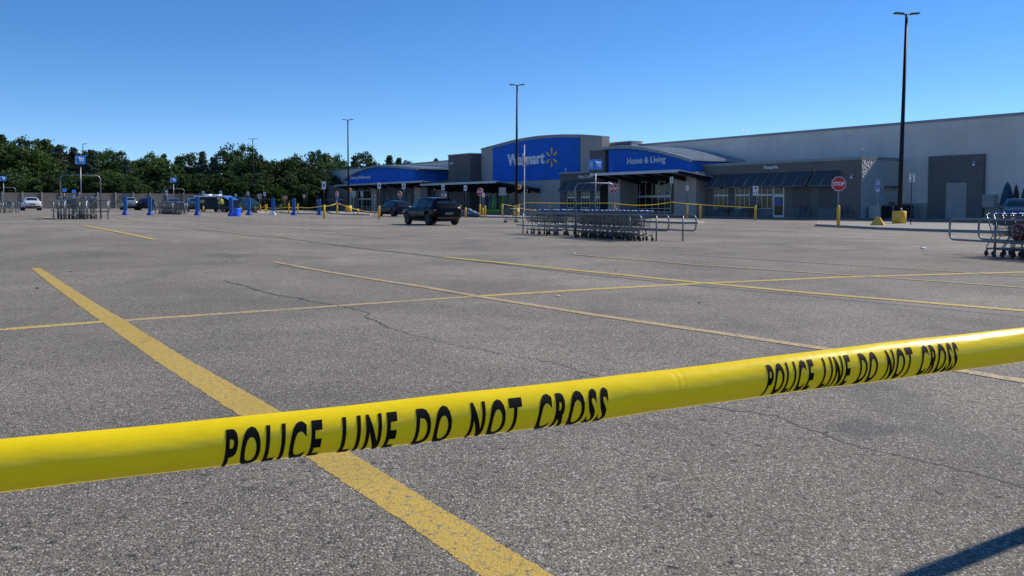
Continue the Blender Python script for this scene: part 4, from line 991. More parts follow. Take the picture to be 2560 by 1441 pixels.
trees = [(-30, 340, 'd1', 168, 1.0), (5, 338, 'c2', 176, 1.0), (30, 366, 'd2', 158, 1.0), (62, 344, 'd3', 172, .9), (92, 372, 'd2', 160, 1.0), (118, 364, 'c2', 178, .9), (150, 362, 'c1', 166, .9), (186, 368, 'c1', 174, .8), (215, 380, 'd4', 180, 1),
         (232, 374, 'c1', 160, 1.0), (262, 372, 'd1', 176, .9), (292, 376, 'd3', 165, .8), (318, 398, 'c1', 158, .9), (345, 402, 'd4', 182, 1.1), (378, 388, 'd2', 178, .9), (398, 404, 'd2', 160, 1.1), (412, 384, 'c1', 186, .7), (448, 392, 'c2', 170, 1.0), (476, 386, 'd4', 178, 1.0), (508, 378, 'c1', 172, .8),
         (535, 392, 'c1', 165, .9), (560, 384, 'd4', 172, .9), (586, 359, 'd1', 168, .85), (616, 363, 'd1', 175, .8), (640, 384, 'd4', 165, .9), (668, 398, 'd3', 168, .8), (700, 404, 'd1', 176, .8), (722, 400, 'd4', 165, 1), (742, 392, 'd2', 182, .8), (768, 390, 'd1', 170, .9), (797, 380, 'd4', 178, 1.0), (826, 384, 'd3', 190, .8), (850, 398, 'd1', 182, .9),
         (888, 390, 'c1', 200, .9), (912, 384, 'd4', 205, 1.0), (938, 402, 'd1', 205, .7), (974, 390, 'c2', 215, .8), (998, 396, 'c2', 220, .8), (1018, 404, 'd4', 225, .7), (1090, 398, 'c2', 235, .6),
         (44, 420, 'd1', 150, 1.4), (135, 425, 'd3', 152, 1.3), (205, 430, 'd1', 150, 1.3), (270, 428, 'd2', 152, 1.5), (330, 440, 'd3', 150, 1.4), (440, 430, 'd1', 156, 1.4), (500, 432, 'd3', 156, 1.4), (560, 425, 'd1', 156, 1.4), (655, 430, 'd3', 160, 1.3), (720, 436, 'd1', 162, 1.4), (780, 432, 'd3', 166, 1.3), (835, 440, 'd1', 170, 1.3), (705, 470, 'd2', 160, 1.4)]
used = set(); rows = sorted(range(len(trees)), key=lambda i: trees[i][0]); cnt = {}
for idx in rows:
    px, yt, k, D, wf = trees[idx]; base = AT(px, 511, D); g = gz(base.x, base.y); h = AT(px, yt, D).z-g
    if k in used: t = copy_tree(protos[k])
    else: t = protos[k]; KIDS[t.name] = kids(t); used.add(k)
    t.location = (base.x, base.y, g-.2); s = h/14.0*1.03; t.scale = (s*wf*1.12, s*wf*1.12, s); t.rotation_euler = (0, 0, random.uniform(0, 6.28))
    cnt[k] = cnt.get(k, 0)+1; low = yt > 415
    t['label'] = f"{KW[k]} tree {'low in front' if low else 'behind the long fence'}, {ORD[cnt[k]-1]} of its kind from the left"
    t['category'] = 'tree'; t['group'] = 'trees behind the boundary fence'

# ---------------------------------------------------------------- vehicles
SUV = [(-2.35, .55, .93, .96, .78, .70), (-2.30, .42, .97, 1.06, .87, .74), (-2.12, .34, .99, 1.20, .92, .70), (-1.85, .30, 1.0, 1.42, .95, .66), (-1.55, .28, 1.0, 1.545, .955, .64), (-1.0, .26, .99, 1.60, .96, .645), (-.2, .26, .97, 1.63, .96, .65),
       (.4, .26, .96, 1.59, .96, .645), (.85, .26, .95, 1.36, .955, .68), (1.22, .27, .94, 1.06, .95, .76), (1.7, .28, .90, .99, .94, .76), (2.1, .32, .80, .88, .90, .70), (2.28, .40, .68, .76, .82, .62), (2.36, .5, .6, .66, .70, .55)]
SED = [(-2.4, .5, .84, .88, .76, .68), (-2.32, .38, .90, .99, .85, .72), (-1.9, .30, .93, 1.04, .90, .70), (-1.6, .27, .93, 1.10, .91, .66), (-1.1, .25, .92, 1.36, .92, .60), (-.5, .24, .91, 1.45, .92, .60), (.1, .24, .90, 1.44, .92, .60),
       (.6, .24, .89, 1.26, .92, .64), (1.05, .25, .88, .98, .91, .72), (1.6, .27, .84, .92, .90, .72), (2.1, .30, .74, .81, .87, .66), (2.32, .38, .62, .70, .78, .58), (2.4, .48, .55, .6, .66, .5)]
def interp(st, x):
    for a, b in zip(st, st[1:]):
        if a[0] <= x <= b[0]:
            t = (x-a[0])/(b[0]-a[0]); return [a[i]+(b[i]-a[i])*t for i in range(6)]
    return list(st[0] if x < st[0][0] else st[-1])
def ringp(s):
    x, lo, be, ro, wb_, wr = s; gh = be+(ro-be)*.84
    return [(0, lo), (wb_*.82, lo), (wb_*.97, lo+.12), (wb_, lo+(be-lo)*.55), (wb_*.985, be-.05), (wb_*.955, be), (wr+(.02 if ro-be > .2 else .06), gh), (wr*.86, ro-.012), (wr*.45, ro+.012), (0, ro+.02)]
def make_car(st, paint, name, label, cat, group, lights='rear', roof_rail=False, plate=True, hi=False):
    root = empty(name, (0, 0, 0), 0, label, cat, group); vs = []; xs = []
    x = st[0][0]
    while x < st[-1][0]-1e-6: xs.append(x); x += .12
    xs.append(st[-1][0]); n = 19
    for x in xs:
        rg = ringp(interp(st, x)); full = [(y, z) for y, z in rg]+[(-y, z) for y, z in reversed(rg[:-1])]; vs += [(x, y, z) for y, z in full]
    fs = []
    for i in range(len(xs)-1):
        for k in range(n): k2 = (k+1) % n; fs.append((i*n+k, i*n+k2, (i+1)*n+k2, (i+1)*n+k))
    fs += [tuple(range(n)), tuple((len(xs)-1)*n+k for k in reversed(range(n)))]
    q = MB(); q.add(vs, fs, True); q.f = [f for f in q.f]
    body = q.build('body', paint, root)
    wr_ = .36 if st is SUV else .325; ax = (-1.42, 1.45)
    for xx in ax:
        c = MB(); c.lathe([(wr_+.05, -1.5), (wr_+.05, 1.5)], 28, Matrix.Translation((xx, 0, wr_)) @ Matrix.Rotation(R(90), 4, 'X')); 
        co = c.build('cutter', paint, None); md = body.modifiers.new('arch', 'BOOLEAN'); md.operation = 'DIFFERENCE'; md.object = co; md.solver = 'EXACT'
        dg = bpy.context.evaluated_depsgraph_get(); dg.update(); me = bpy.data.meshes.new_from_object(body.evaluated_get(dg)); body.modifiers.clear(); body.data = me; bpy.data.objects.remove(co)
    c = MB(); c.box(-1.9, 1.95, -.62, .62, .22, .62); c.build('underbody', M_blackrub, root)
    for xx in ax:
        for s in (-1, 1):
            M_ = Matrix.Translation((xx, s*(st[5][4]-.12), wr_)) @ Matrix.Rotation(R(-90*s), 4, 'X')
            w = MB(); w.lathe([(wr_*.66, -.11), (wr_*.93, -.115), (wr_, -.08), (wr_, .08), (wr_*.93, .115), (wr_*.66, .10)], 24, M_); wo = w.build('wheel', M_blackrub, root)
            r_ = MB(); r_.lathe([(wr_*.64, .02), (wr_*.66, .09), (wr_*.60, .085)], 24, M_); r_.lathe([(.05, .09), (.03, .1)], 10, M_)
            for k in range(5):
                a = R(72*k+10); r_.tube([M_ @ Vector((.04*math.cos(a), .04*math.sin(a), .09)), M_ @ Vector((wr_*.62*math.cos(a), wr_*.62*math.sin(a), .085))], .03, 5)
            r_.build('rim', RIM, wo)
    def top_z(x, y):
        rg = ringp(interp(st, x)); y = abs(y)
        for a, b in zip(rg[5:], rg[6:]):
            if b[0] <= y <= a[0]: t = (a[0]-y)/max(1e-6, a[0]-b[0]); return a[1]+(b[1]-a[1])*t
        return rg[-1][1]
    def side(x, t):
        rg = ringp(interp(st, x)); a, b = rg[5], rg[6]; return (a[0]+(b[0]-a[0])*t, a[1]+(b[1]-a[1])*t)
    g = MB()
    if st is SUV: secs = [(-1.80, -1.18, .12, .84), (-1.08, -.14, .10, .9), (-.04, .92, .10, .9)]; ws = (.60, 1.20); rw = (-2.08, -1.62)
    else: secs = [(-1.12, -.32, .12, .86), (-.22, .72, .10, .86)]; ws = (.32, 1.02); rw = (-1.62, -1.0)
    for (xa, xb, t0, t1) in secs:
        for s in (-1, 1):
            vv = []
            for i in range(9):
                x = xa+(xb-xa)*i/8; y0, z0 = side(x, t0); y1, z1 = side(x, t1)
                if z1-z0 < .04: z1 = z0+.04
                vv += [(x, s*(y0+.008), z0), (x, s*(y1+.008), z1)]
            g.add(vv, [(2*i, 2*i+2, 2*i+3, 2*i+1) for i in range(8)])
    g.build('side_windows', CARGLASS, root, fix=False)
    for nm, (xa, xb) in (('windscreen', ws), ('rear_window', rw)):
        g = MB(); vv = []
        for i in range(7):
            x = xa+(xb-xa)*i/6; hw = interp(st, x)[5]*.84
            for k in range(7): y = -hw+2*hw*k/6; vv.append((x+(.006 if nm == 'windscreen' else -.006), y, top_z(x, y)+.008))
        g.add(vv, [(i*7+k, i*7+k+1, (i+1)*7+k+1, (i+1)*7+k) for i in range(6) for k in range(6)], True); g.build(nm, CARGLASS, root, fix=False)
    zb = st[1][2]
    for s in (-1, 1):
        m_ = MB(); xm = .98 if st is SUV else .8; hb = interp(st, xm); m_.sphere((xm, s*(hb[4]+.10), hb[2]+.08), .11, 10, 6, (.6, .9, .75)); m_.tube([(xm, s*(hb[4]-.03), hb[2]+.03), (xm, s*(hb[4]+.08), hb[2]+.05)], .03, 6); m_.build('mirror', M_blackrub, root)
        xt = st[1][0]+.05; hw = interp(st, xt)[4]; t_ = MB(); t_.box(xt-.09, xt+.12, s*hw-.22 if s > 0 else s*hw-.015, s*hw+.015 if s > 0 else s*hw+.22, zb-.13, zb-.03); t_.build('tail_light', TAIL, root, bevel=.02)
        xh = st[-3][0]+.02; hw = interp(st, xh)[4]; t_ = MB(); t_.box(xh-.2, xh+.05, s*hw-.28 if s > 0 else s*hw+.0, s*hw-.0 if s > 0 else s*hw+.28, st[-3][2]-.10, st[-3][2]+.0); t_.build('headlight', HEADL, root, bevel=.02)
        d = MB(); d.box(-1.05, -1.0, s*interp(st, -1)[4]*.998-.012, s*interp(st, -1)[4]*.998+.012, .82, .85)
    pl = MB(); pl.box(st[0][0]-.02, st[0][0]+.3, -.26, .26, .62, .76); pl.build('number_plate', mat('plate_grey', (.08, .085, .09), .5), root)
    bp_ = MB(); bp_.box(st[0][0]-.02, st[0][0]+.35, -.72, .72, .36, .50); bp_.box(st[-1][0]-.3, st[-1][0]+.01, -.66, .66, .36, .50); bp_.build('bumper', M_blackrub, root, bevel=.02)
    if hi:
        w = MB(); w.tube([(-2.14, .1, 1.16), (-2.10, -.35, 1.2)], .015, 5); w.build('wiper', M_blackrub, root)
        w = MB(); w.box(-1.85, -1.55, -.56, .56, 1.535, 1.57, Matrix.Translation((0, 0, .0))); w.build('spoiler', paint, root, bevel=.01)
        for s in (-1, 1):
            w = MB(); w.tube([(-1.3, s*.6, 1.60), (-1.2, s*.6, 1.65), (.2, s*.6, 1.66), (.3, s*.6, 1.62)], .018, 6); w.build('roof_rail', M_blackrub, root)
            w = MB(); w.tube([(-1.0, s*.965, .84), (-.85, s*.985, .84)], .014, 5); w.tube([(.0, s*.968, .82), (.15, s*.985, .82)], .014, 5); w.build('door_handle', paint, root)
            w = MB(); 
            for x in (-1.05, -.08, 1.0):
                hb = interp(st, x); w.box(x-.006, x+.006, s*hb[4]*.97-.02, s*hb[4]*1.0+.002, .36, hb[2]-.02)
            w.box(-1.0, 1.0, s*.95-.02, s*.95+.015, .30, .36); w.build('door_seam', M_blackrub, root)
    return root
CARGLASS = mat('car_glass', (.006, .009, .011), .05, 0, spec=.8)
RIM = mat('rim_metal', (.12, .12, .13), .35, .8); TAIL = mat('tail_red', (.30, .01, .015), .25); HEADL = mat('headlight', (.65, .68, .70), .12, .3)
def paint(name, c, metal=.3): return mat(name, c, .22, 0.0 if sum(c) < .1 else metal, coat=.5 if sum(c) > .1 else .0, spec=.4 if sum(c) > .1 else .16)
P_black = paint('paint_black', (.002, .003, .0045)); P_blue = paint('paint_dark_blue', (.012, .03, .075)); P_whitec = paint('paint_white', (.55, .57, .58), 0); P_silver = paint('paint_silver', (.36, .38, .40), .6)
P_dk = paint('paint_navy', (.01, .015, .03)); P_bg = paint('paint_blue_grey', (.05, .08, .11)); P_teal = paint('paint_dark_teal', (.01, .03, .035))
def place_car(root, px, D, az, s=1.0):
    p = AT(px, 511, D); root.location = (p.x, p.y, gz(p.x, p.y)+.0); root.rotation_euler = (0, 0, math.pi/2-R(az)); root.scale = (s, s, s); return root
CG = 'cars in the parking lot'
place_car(make_car(SUV, P_black, 'parked_car', 'large glossy black car seen from behind in the open middle of the lot', 'car', CG, hi=True), 1078, 53.8, -31, 1.02)
place_car(make_car(SUV, P_dk, 'parked_car', 'dark navy car half hidden behind the large black car', 'car', CG), 986, 90, -33, 1.0)
place_car(make_car(SUV, P_blue, 'parked_car', 'dark blue car facing the camera behind the right corral', 'car', CG), 2545, 57, 207, 1.0)
place_car(make_car(SED, P_whitec, 'parked_car', 'white sedan seen from behind at the far left', 'car', CG), 77, 97, -33, 1.0)
place_car(make_car(SUV, P_silver, 'parked_car', 'silver car just right of the leftmost blue banner', 'car', CG), 322, 112, -27, 1.0)
place_car(make_car(SUV, P_dk, 'parked_car', 'dark car behind the left end of the second corral', 'car', CG), 366, 112, -28, 1.0)
place_car(make_car(SED, P_blue, 'parked_car', 'dark blue sedan behind the hoop of the second corral', 'car', CG), 432, 112, -28, 1.05)
place_car(make_car(SUV, P_bg, 'parked_car', 'grey blue car behind the right end of the second corral', 'car', CG), 484, 106, -29, 1.0)
place_car(make_car(SUV, P_teal, 'parked_car', 'dark pickup like car facing the camera behind the blue bin', 'car', CG), 602, 106, 195, 1.1)
p = AT(1160, 520, 78)
# command van with awning
p = AT(526, 511, 100); root = empty('command_van', (p.x, p.y, gz(p.x, p.y)), R(-8), 'dark blue command van with a white edged awning before the trees', 'van')
M_van = paint('van_navy', (.008, .014, .035), 0)
q = MB(); q.box(-1.5, 1.5, 0, 4.5, .35, 1.7); q.build('body', M_van, root, bevel=.1)
q = MB(); q.box(-1.75, 1.55, -.6, -.52, 1.72, 1.88); q.box(-1.75, 1.55, -.52, 2, 1.80, 1.86); q.build('awning', M_white, root)
q = MB(); q.add([(1.56, -.6, 1.85), (2.3, -.3, 1.45), (2.3, 2.2, 1.45), (1.56, 2, 1.85), (1.56, -.6, 1.79), (2.3, -.3, 1.39), (2.3, 2.2, 1.39), (1.56, 2, 1.79)], [(0, 1, 2, 3), (7, 6, 5, 4), (0, 4, 5, 1), (1, 5, 6, 2), (2, 6, 7, 3), (3, 7, 4, 0)]); q.build('awning_wing', M_blueplastic, root)
q = MB(); q.tube([(1.4, -.56, 0), (1.4, -.56, 1.75)], .045, 8); q.build('pole', M_white, root)
for x in (-1.2, 1.2):
    for y in (.7, 3.7):
        q = MB(); q.lathe([(.2, -.12), (.34, -.1), (.34, .1), (.2, .12)], 18, Matrix.Translation((x, y, .34)) @ Matrix.Rotation(R(90), 4, 'Y')); q.build('wheel', M_blackrub, root)
q = MB(); q.box(-1.2, -.7, -.02, -.001, 1.05, 1.4); q.build('window', CARGLASS, root)
q = MB(); q.box(-.9, -.3, .3, 1.2, 1.87, 2.05); q.box(0, .8, .4, 1.3, 1.87, 2.02); q.build('roof_box', M_white, root, bevel=.03)
# light person in yellow vest by the awning pole: small far figure
def far_person(px, D, label, top, legs, skin=(.35, .22, .16)):
    p = AT(px, 511, D); root = empty('person', (p.x, p.y, gz(p.x, p.y)), R(20), label, 'person', None)
    me = bpy.data.meshes.new('body'); V = [(0, 0, .92), (0, 0, 1.15), (0, 0, 1.40), (0, 0, 1.52), (0, 0, 1.62), (0, 0, 1.72), (.19, 0, 1.38), (.27, .02, 1.12), (.25, -.08, .88), (-.19, 0, 1.38), (-.27, .02, 1.12), (-.25, -.08, .88), (.10, 0, .88), (.12, 0, .48), (.12, .02, .08), (.12, -.12, .04), (-.10, 0, .88), (-.12, 0, .48), (-.12, .02, .08), (-.12, -.12, .04)]
    E = [(0, 1), (1, 2), (2, 3), (3, 4), (4, 5), (2, 6), (6, 7), (7, 8), (2, 9), (9, 10), (10, 11), (0, 12), (12, 13), (13, 14), (14, 15), (0, 16), (16, 17), (17, 18), (18, 19)]
    rad = [.15, .14, .16, .06, .10, .09, .065, .05, .035, .065, .05, .035, .09, .065, .045, .04, .09, .065, .045, .04]
    me.from_pydata(V, E, []); o = bpy.data.objects.new('body', me); COL.objects.link(o); md = o.modifiers.new('skin', 'SKIN'); o.modifiers.new('sub', 'SUBSURF').levels = 1
    for i, sv in enumerate(me.skin_vertices[0].data): sv.radius = (rad[i], rad[i]*.8); sv.use_root = (i == 0)
    dg = bpy.context.evaluated_depsgraph_get(); dg.update(); m2 = bpy.data.meshes.new_from_object(o.evaluated_get(dg)); bpy.data.objects.remove(o)
    b = bpy.data.objects.new('body', m2); COL.objects.link(b); b.parent = root; m2.materials.clear()
    for m_ in (mat('skin_tone', skin, .6), top, legs): m2.materials.append(m_)
    for f in m2.polygons:
        z = f.center.z; f.material_index = 2 if z < .95 else (1 if z < 1.5 and not (z < .92) else 0); f.use_smooth = True
    q = MB(); q.sphere((0, .015, 1.72), .105, 10, 6, (1, 1, .8)); q.build('hair', M_black, root)
    return root
far_person(544, 96, 'person in dark clothes standing under the awning beside its pole', mat('shirt_navy', (.02, .025, .05), .8), mat('trouser_dark', (.02, .02, .025), .8))
far_person(552.5, 95, 'person in a yellow vest at the awning pole', mat('vest_yellow', (.55, .6, .08), .7), mat('trouser_dark', (.02, .02, .025), .8))
far_person(793, 112, 'distant person in dark clothes left of the large parking sign', mat('shirt_navy', (.02, .025, .05), .8), mat('trouser_dark', (.02, .02, .025), .8))

# ---------------------------------------------------------------- blue banners on weighted bases
M_bbase = mat('banner_base_blue', (.02, .07, .38), .4)
def banner(px, yt, yb, wpx, label, bright=False, D=None):
    b = G(px, yb) if not D else AT(px, yb, D); g = gz(b.x, b.y); h = AT(px, yt, b.y).z-g; w = wpx/F*b.y
    root = empty('banner_stand', (b.x, b.y, g), R(-12 if not bright else 6), label, 'banner', 'blue banner stands across the lot')
    q = MB(); q.box(-w*.42, w*.42, -w*.16, w*.16, h*.24, h); bn = q.build('banner', M_totem, root, bevel=w*.05)
    vs, fs = text_fit('Pickup', h*.30, h*.56, -w*.16, w*.18, .01, .002)
    q = MB(); q.add([Vector((-v.z, -w*.16-.006, v.x)) for v in vs], fs); q.build('lettering', mat('banner_print', (.12, .38, .72), .5), bn)
    q = MB(); a = w*.62; c = w*.2; hh = h*.27
    q.add([(-a, -a, 0), (a, -a, 0), (a, a, 0), (-a, a, 0), (-c, -c, hh), (c, -c, hh), (c, c, hh), (-c, c, hh)], [(0, 3, 2, 1), (4, 5, 6, 7), (0, 1, 5, 4), (1, 2, 6, 5), (2, 3, 7, 6), (3, 0, 4, 7)])
    q.build('base', M_white if bright else M_bbase, root, bevel=.02); return root
for px, yt, yb, w, lb, br in ((313.5, 491, 538, 11.5, 'leftmost blue banner stand, right of the left corral', 0), (375.5, 491, 538.5, 11.5, 'blue banner stand at the left end of the second corral', 0),
                              (493.5, 492, 539, 11.5, 'blue banner stand at the right end of the second corral', 0), (578, 494, 541, 12, 'blue banner stand beside the bright blue bin', 0),
                              (622.5, 494, 538.5, 11, 'blue banner stand left of the yellow pipe barrier', 0), (683, 495, 538.5, 11, 'brightest blue banner stand, the one with a white base', 1),
                              (735, 496, 538.5, 11, 'second blue banner stand from the right', 0), (798.5, 497, 538, 10, 'rightmost blue banner stand next to the large parking sign', 0)):
    banner(px, yt, yb, w, lb, br)
p = G(590, 541.5); root = empty('plastic_bin', p, R(-15), 'bright blue plastic tilt bin at the foot of a banner', 'bin'); MBB = mat('bright_blue_plastic', (.01, .12, .85), .35)
q = MB(); q.prism([(-.55, 0), (.35, 0), (.35, .62), (.1, .8), (-.05, .5), (-.5, .25)], -.3, .3); q.build('body', MBB, root, bevel=.03)
q = MB(); q.box(.0, .42, -.34, .34, .62, .80); root.scale = (.82,)*3; q.build('lid', mat('lid_blue', (.03, .25, .9), .35), root, bevel=.04)

# ---------------------------------------------------------------- things in front of the store
def W(x, y, z=0): return BO+XL*x+YL*y+Vector((0, 0, z))
def bike(x, y, lean, label, sc=1.0):
    root = empty('bicycle', W(x, y, .13), BROT, label, 'bicycle', 'bicycles leaning on the recycle wing'); root.rotation_euler = (R(lean), 0, BROT)
    for xx in (-.52, .52):
        q = MB(); q.tube([(xx+.33*math.cos(R(a)), 0, .34+.33*math.sin(R(a))) for a in range(0, 360, 20)], .022, 6, closed=True); wh = q.build('wheel', M_blackrub, root)
        q = MB(); [q.tube([(xx, 0, .34), (xx+.31*math.cos(R(a)), 0, .34+.31*math.sin(R(a)))], .003, 3) for a in range(0, 360, 30)]; q.build('spokes', M_steel, wh)
    q = MB(); bb, st_, ht, ra, fa_ = (-.08, 0, .3), (-.2, 0, .82), (.36, 0, .84), (-.52, 0, .34), (.52, 0, .34)
    for a, b in ((bb, st_), (bb, ht), (st_, (.34, 0, .78)), (bb, ra), (ra, (-.18, 0, .72)), (ht, fa_)): q.tube([a, b], .018, 6)
    q.build('frame', M_darksteel, root)
    q = MB(); q.tube([st_, (-.22, 0, .9)], .014, 6); q.sphere((-.24, 0, .93), .12, 10, 6, (1.1, .6, .35)); q.build('saddle', M_blackrub, root)
    q = MB(); q.tube([(.36, 0, .84), (.33, 0, 1.0)], .015, 6); q.tube([(.3, -.28, 1.04), (.35, -.1, 1.0), (.35, .1, 1.0), (.3, .28, 1.04)], .014, 6); q.build('handlebar', M_darksteel, root)
bike(bx(2004, -.6), -.5, -6, 'dark bicycle parked against the pale panel left of the stop sign')
bike(bx(2110, -.6), -.5, 4, 'dim bicycle in the shade right of the stop sign')
def bench(x, y, label):
    root = empty('bench', W(x, y, .13), BROT, label, 'bench', 'benches under the recycle wing windows')
    q = MB(); [q.box(-.75, .75, -.2+i*.11, -.11+i*.11, .42, .46) for i in range(4)]; q.build('seat', M_darksteel, root)
    q = MB(); [q.box(-.75, .75, .24, .27, .55+i*.13, .64+i*.13) for i in range(3)]; q.build('backrest', M_darksteel, root)
    for xx in (-.65, .65):
        q = MB(); q.tube([(xx, -.2, 0), (xx, -.18, .42), (xx, .22, .42), (xx, .28, .95)], .025, 6); q.tube([(xx, .22, .42), (xx, .26, 0)], .025, 6); q.build('leg', M_darksteel, root)
bench(bx(1805, -.7), -.7, 'dark bench below the first recycle window'); bench(bx(1866, -.7), -.7, 'dark bench below the second recycle window')
# storage bins at the wing end
root = empty('storage_bin', W(.35, .5, .0), BROT+R(90), 'low black bin with pale upright posts along the wing end wall', 'bin')
q = MB(); q.box(.1, 3.9, -.9, -.05, .05, 1.12); q.build('body', mat('bin_black', (.015, .018, .022), .5), root, bevel=.02)
for x in (.0, 1.75, 3.9):
    q = MB(); q.box(x-.0, x+.16, -1.0, -.0, .02, 1.16); q.build('post', M_grey, root)
for px, c, h, lb in ((2255, (.02, .05, .14), 1.1, 'dark blue wheeled bin right of the yellow drum'), (2268, (.03, .03, .035), 1.05, 'black wheeled bin left of the aisle 2 post')):
    x_ = bx(px, 3.6); root = empty('wheeled_bin', W(x_, 3.6, .13), BROT, lb, 'bin', 'wheeled bins by the wing end'); m_ = mat('bin_%d' % px, c, .5)
    q = MB(); q.prism([(-.26, .08), (.26, .08), (.32, h-.1), (-.32, h-.1)], -.3, .3); q.build('body', m_, root, bevel=.02)
    q = MB(); q.prism([(-.35, h-.1), (.35, h-.1), (.3, h), (-.3, h)], -.34, .34); q.build('lid', m_, root, bevel=.01)
    for s in (-1, 1):
        q = MB(); q.lathe([(.1, -.03), (.1, .03)], 12, Matrix.Translation((s*.25, .25, .1)) @ Matrix.Rotation(R(90), 4, 'Y')); q.build('wheel', M_blackrub, root)
def umbrella(px, yt, D, r, m_, label):
    a = AT(px, yt, D); root = empty('folded_umbrella', (a.x, a.y, .13), 0, label, 'umbrella', 'folded patio umbrellas by the right wall'); z = a.z-.13
    q = MB(); q.tube([(0, 0, 0), (0, 0, z+.1)], .025, 8); q.build('pole', M_grey, root)
    q = MB(); vs = []; n = 16
    for i, (t, rr) in enumerate(((0, .04), (.08, .3), (.25, .55), (.5, .78), (.75, .92), (1.0, 1.0))):
        for k in range(n): a_ = 6.283*k/n; r_ = r*rr*(1+.14*(k % 2*2-1)*t); vs.append((r_*math.cos(a_), r_*math.sin(a_), z-t*1.75))
    q.add(vs, [(i*n+k, i*n+(k+1) % n, (i+1)*n+(k+1) % n, (i+1)*n+k) for i in range(5) for k in range(n)]); q.build('canopy', m_, root)
umbrella(2519, 456, 62, .42, mat('umbrella_teal', (.012, .06, .10), .8), 'wide teal folded umbrella behind the blue car')
umbrella(2541, 462, 61.5, .24, mat('umbrella_black', (.025, .025, .03), .8), 'slim black folded umbrella between the teal one and the edge')
umbrella(2562, 468, 61, .28, mat('umbrella_brown', (.05, .045, .045), .8), 'dark folded umbrella cut by the right edge')
def kayak(x, y, z, rx, ry, m_, label, L=2.5):
    q = MB(); prof_ = [(.01, -1), (.09, -.85), (.17, -.6), (.21, -.2), (.21, .2), (.17, .6), (.09, .85), (.01, 1)]
    vs = [(r_*math.cos(6.283*k/12)*1.5, .6*r_*math.sin(6.283*k/12), t*L/2) for r_, t in prof_ for k in range(12)]
    q.add(vs, [(i*12+k, i*12+(k+1) % 12, (i+1)*12+(k+1) % 12, (i+1)*12+k) for i in range(7) for k in range(12)], True)
    o = q.build('kayak', m_); o.location = W(x, y, z); o.rotation_euler = (R(rx), R(ry), BROT); tag(o, label, 'kayak', 'kayaks under the long canopy'); return o
KG = mat('kayak_green', (.10, .42, .03), .4); KB = mat('kayak_blue', (.02, .10, .2), .4); KR = mat('kayak_dark', (.10, .02, .05), .5)
kayak(bx(1233, 1.4), 1.4, 1.35, -6, 4, KG, 'bright green kayak standing upright under the canopy'); kayak(bx(1240, 1.3), 1.3, 1.3, -6, -4, mat('kayak_green_b', (.07, .30, .05), .4), 'darker green upright kayak right of the bright green one')
kayak(bx(1224, 1.4), 1.4, 1.3, -6, 3, KB, 'dark blue upright kayak left of the green ones'); kayak(bx(1216, 1.4), 1.4, 1.3, -6, 2, KR, 'dark red upright kayak nearest the canopy stop sign')
kayak(bx(1256, 1.0), 1.0, 1.5, -6, 14, KG, 'leaning green kayak behind the grey sign back'); kayak(bx(1266, 1.2), 1.2, 1.5, -6, 16, mat('kayak_teal', (.03, .16, .15), .4), 'leaning teal kayak left of the middle lamp post')
k = kayak(bx(1232, -.2), -.2, .35, 0, 90, KG, 'green kayak lying flat on the ground under the canopy', 4.2)
q = MB()
for (x, y, z, r_) in ((0, 0, .2, .35), (.5, .1, .25, .4), (-.45, .1, .22, .36), (.1, .1, .5, .34), (.9, 0, .15, .3)): q.sphere((x, y, z), r_, 10, 7, (1.2, .9, .8))
p = AT(1168, 533, 84); o = q.build('tarp_pile', mat('tarp_blue', (.05, .12, .2), .6, bump=.5, bscale=8)); o.location = (p.x, p.y, 0.1); tag(o, 'rumpled blue tarp pile beside the shaded yellow post', 'tarp')

# bird
p = AT(1861, 328, 60); q = MB(); q.sphere((0, 0, 0), .07, 10, 6, (2.1, .8, .8)); q.sphere((.15, 0, .03), .045)
q.add([(.05, 0, .03), (-.08, 0, .03), (-.12, .3, .12), (.02, .32, .14), (-.06, .55, .02)], [(0, 1, 2, 3), (3, 2, 4)]); q.add([(.05, 0, .03), (-.08, 0, .03), (-.12, -.3, .12), (.02, -.32, .14), (-.06, -.55, .02)], [(0, 3, 2, 1), (3, 4, 2)])
q.add([(-.12, 0, 0), (-.28, .06, 0), (-.28, -.06, 0)], [(0, 1, 2)]); o = q.build('bird', mat('gull_white', (.7, .7, .7), .7)); o.location = p; o.rotation_euler = (R(20), R(-15), R(60)); o.scale = (.5,)*3; tag(o, 'small pale bird flying above the store roof', 'bird')

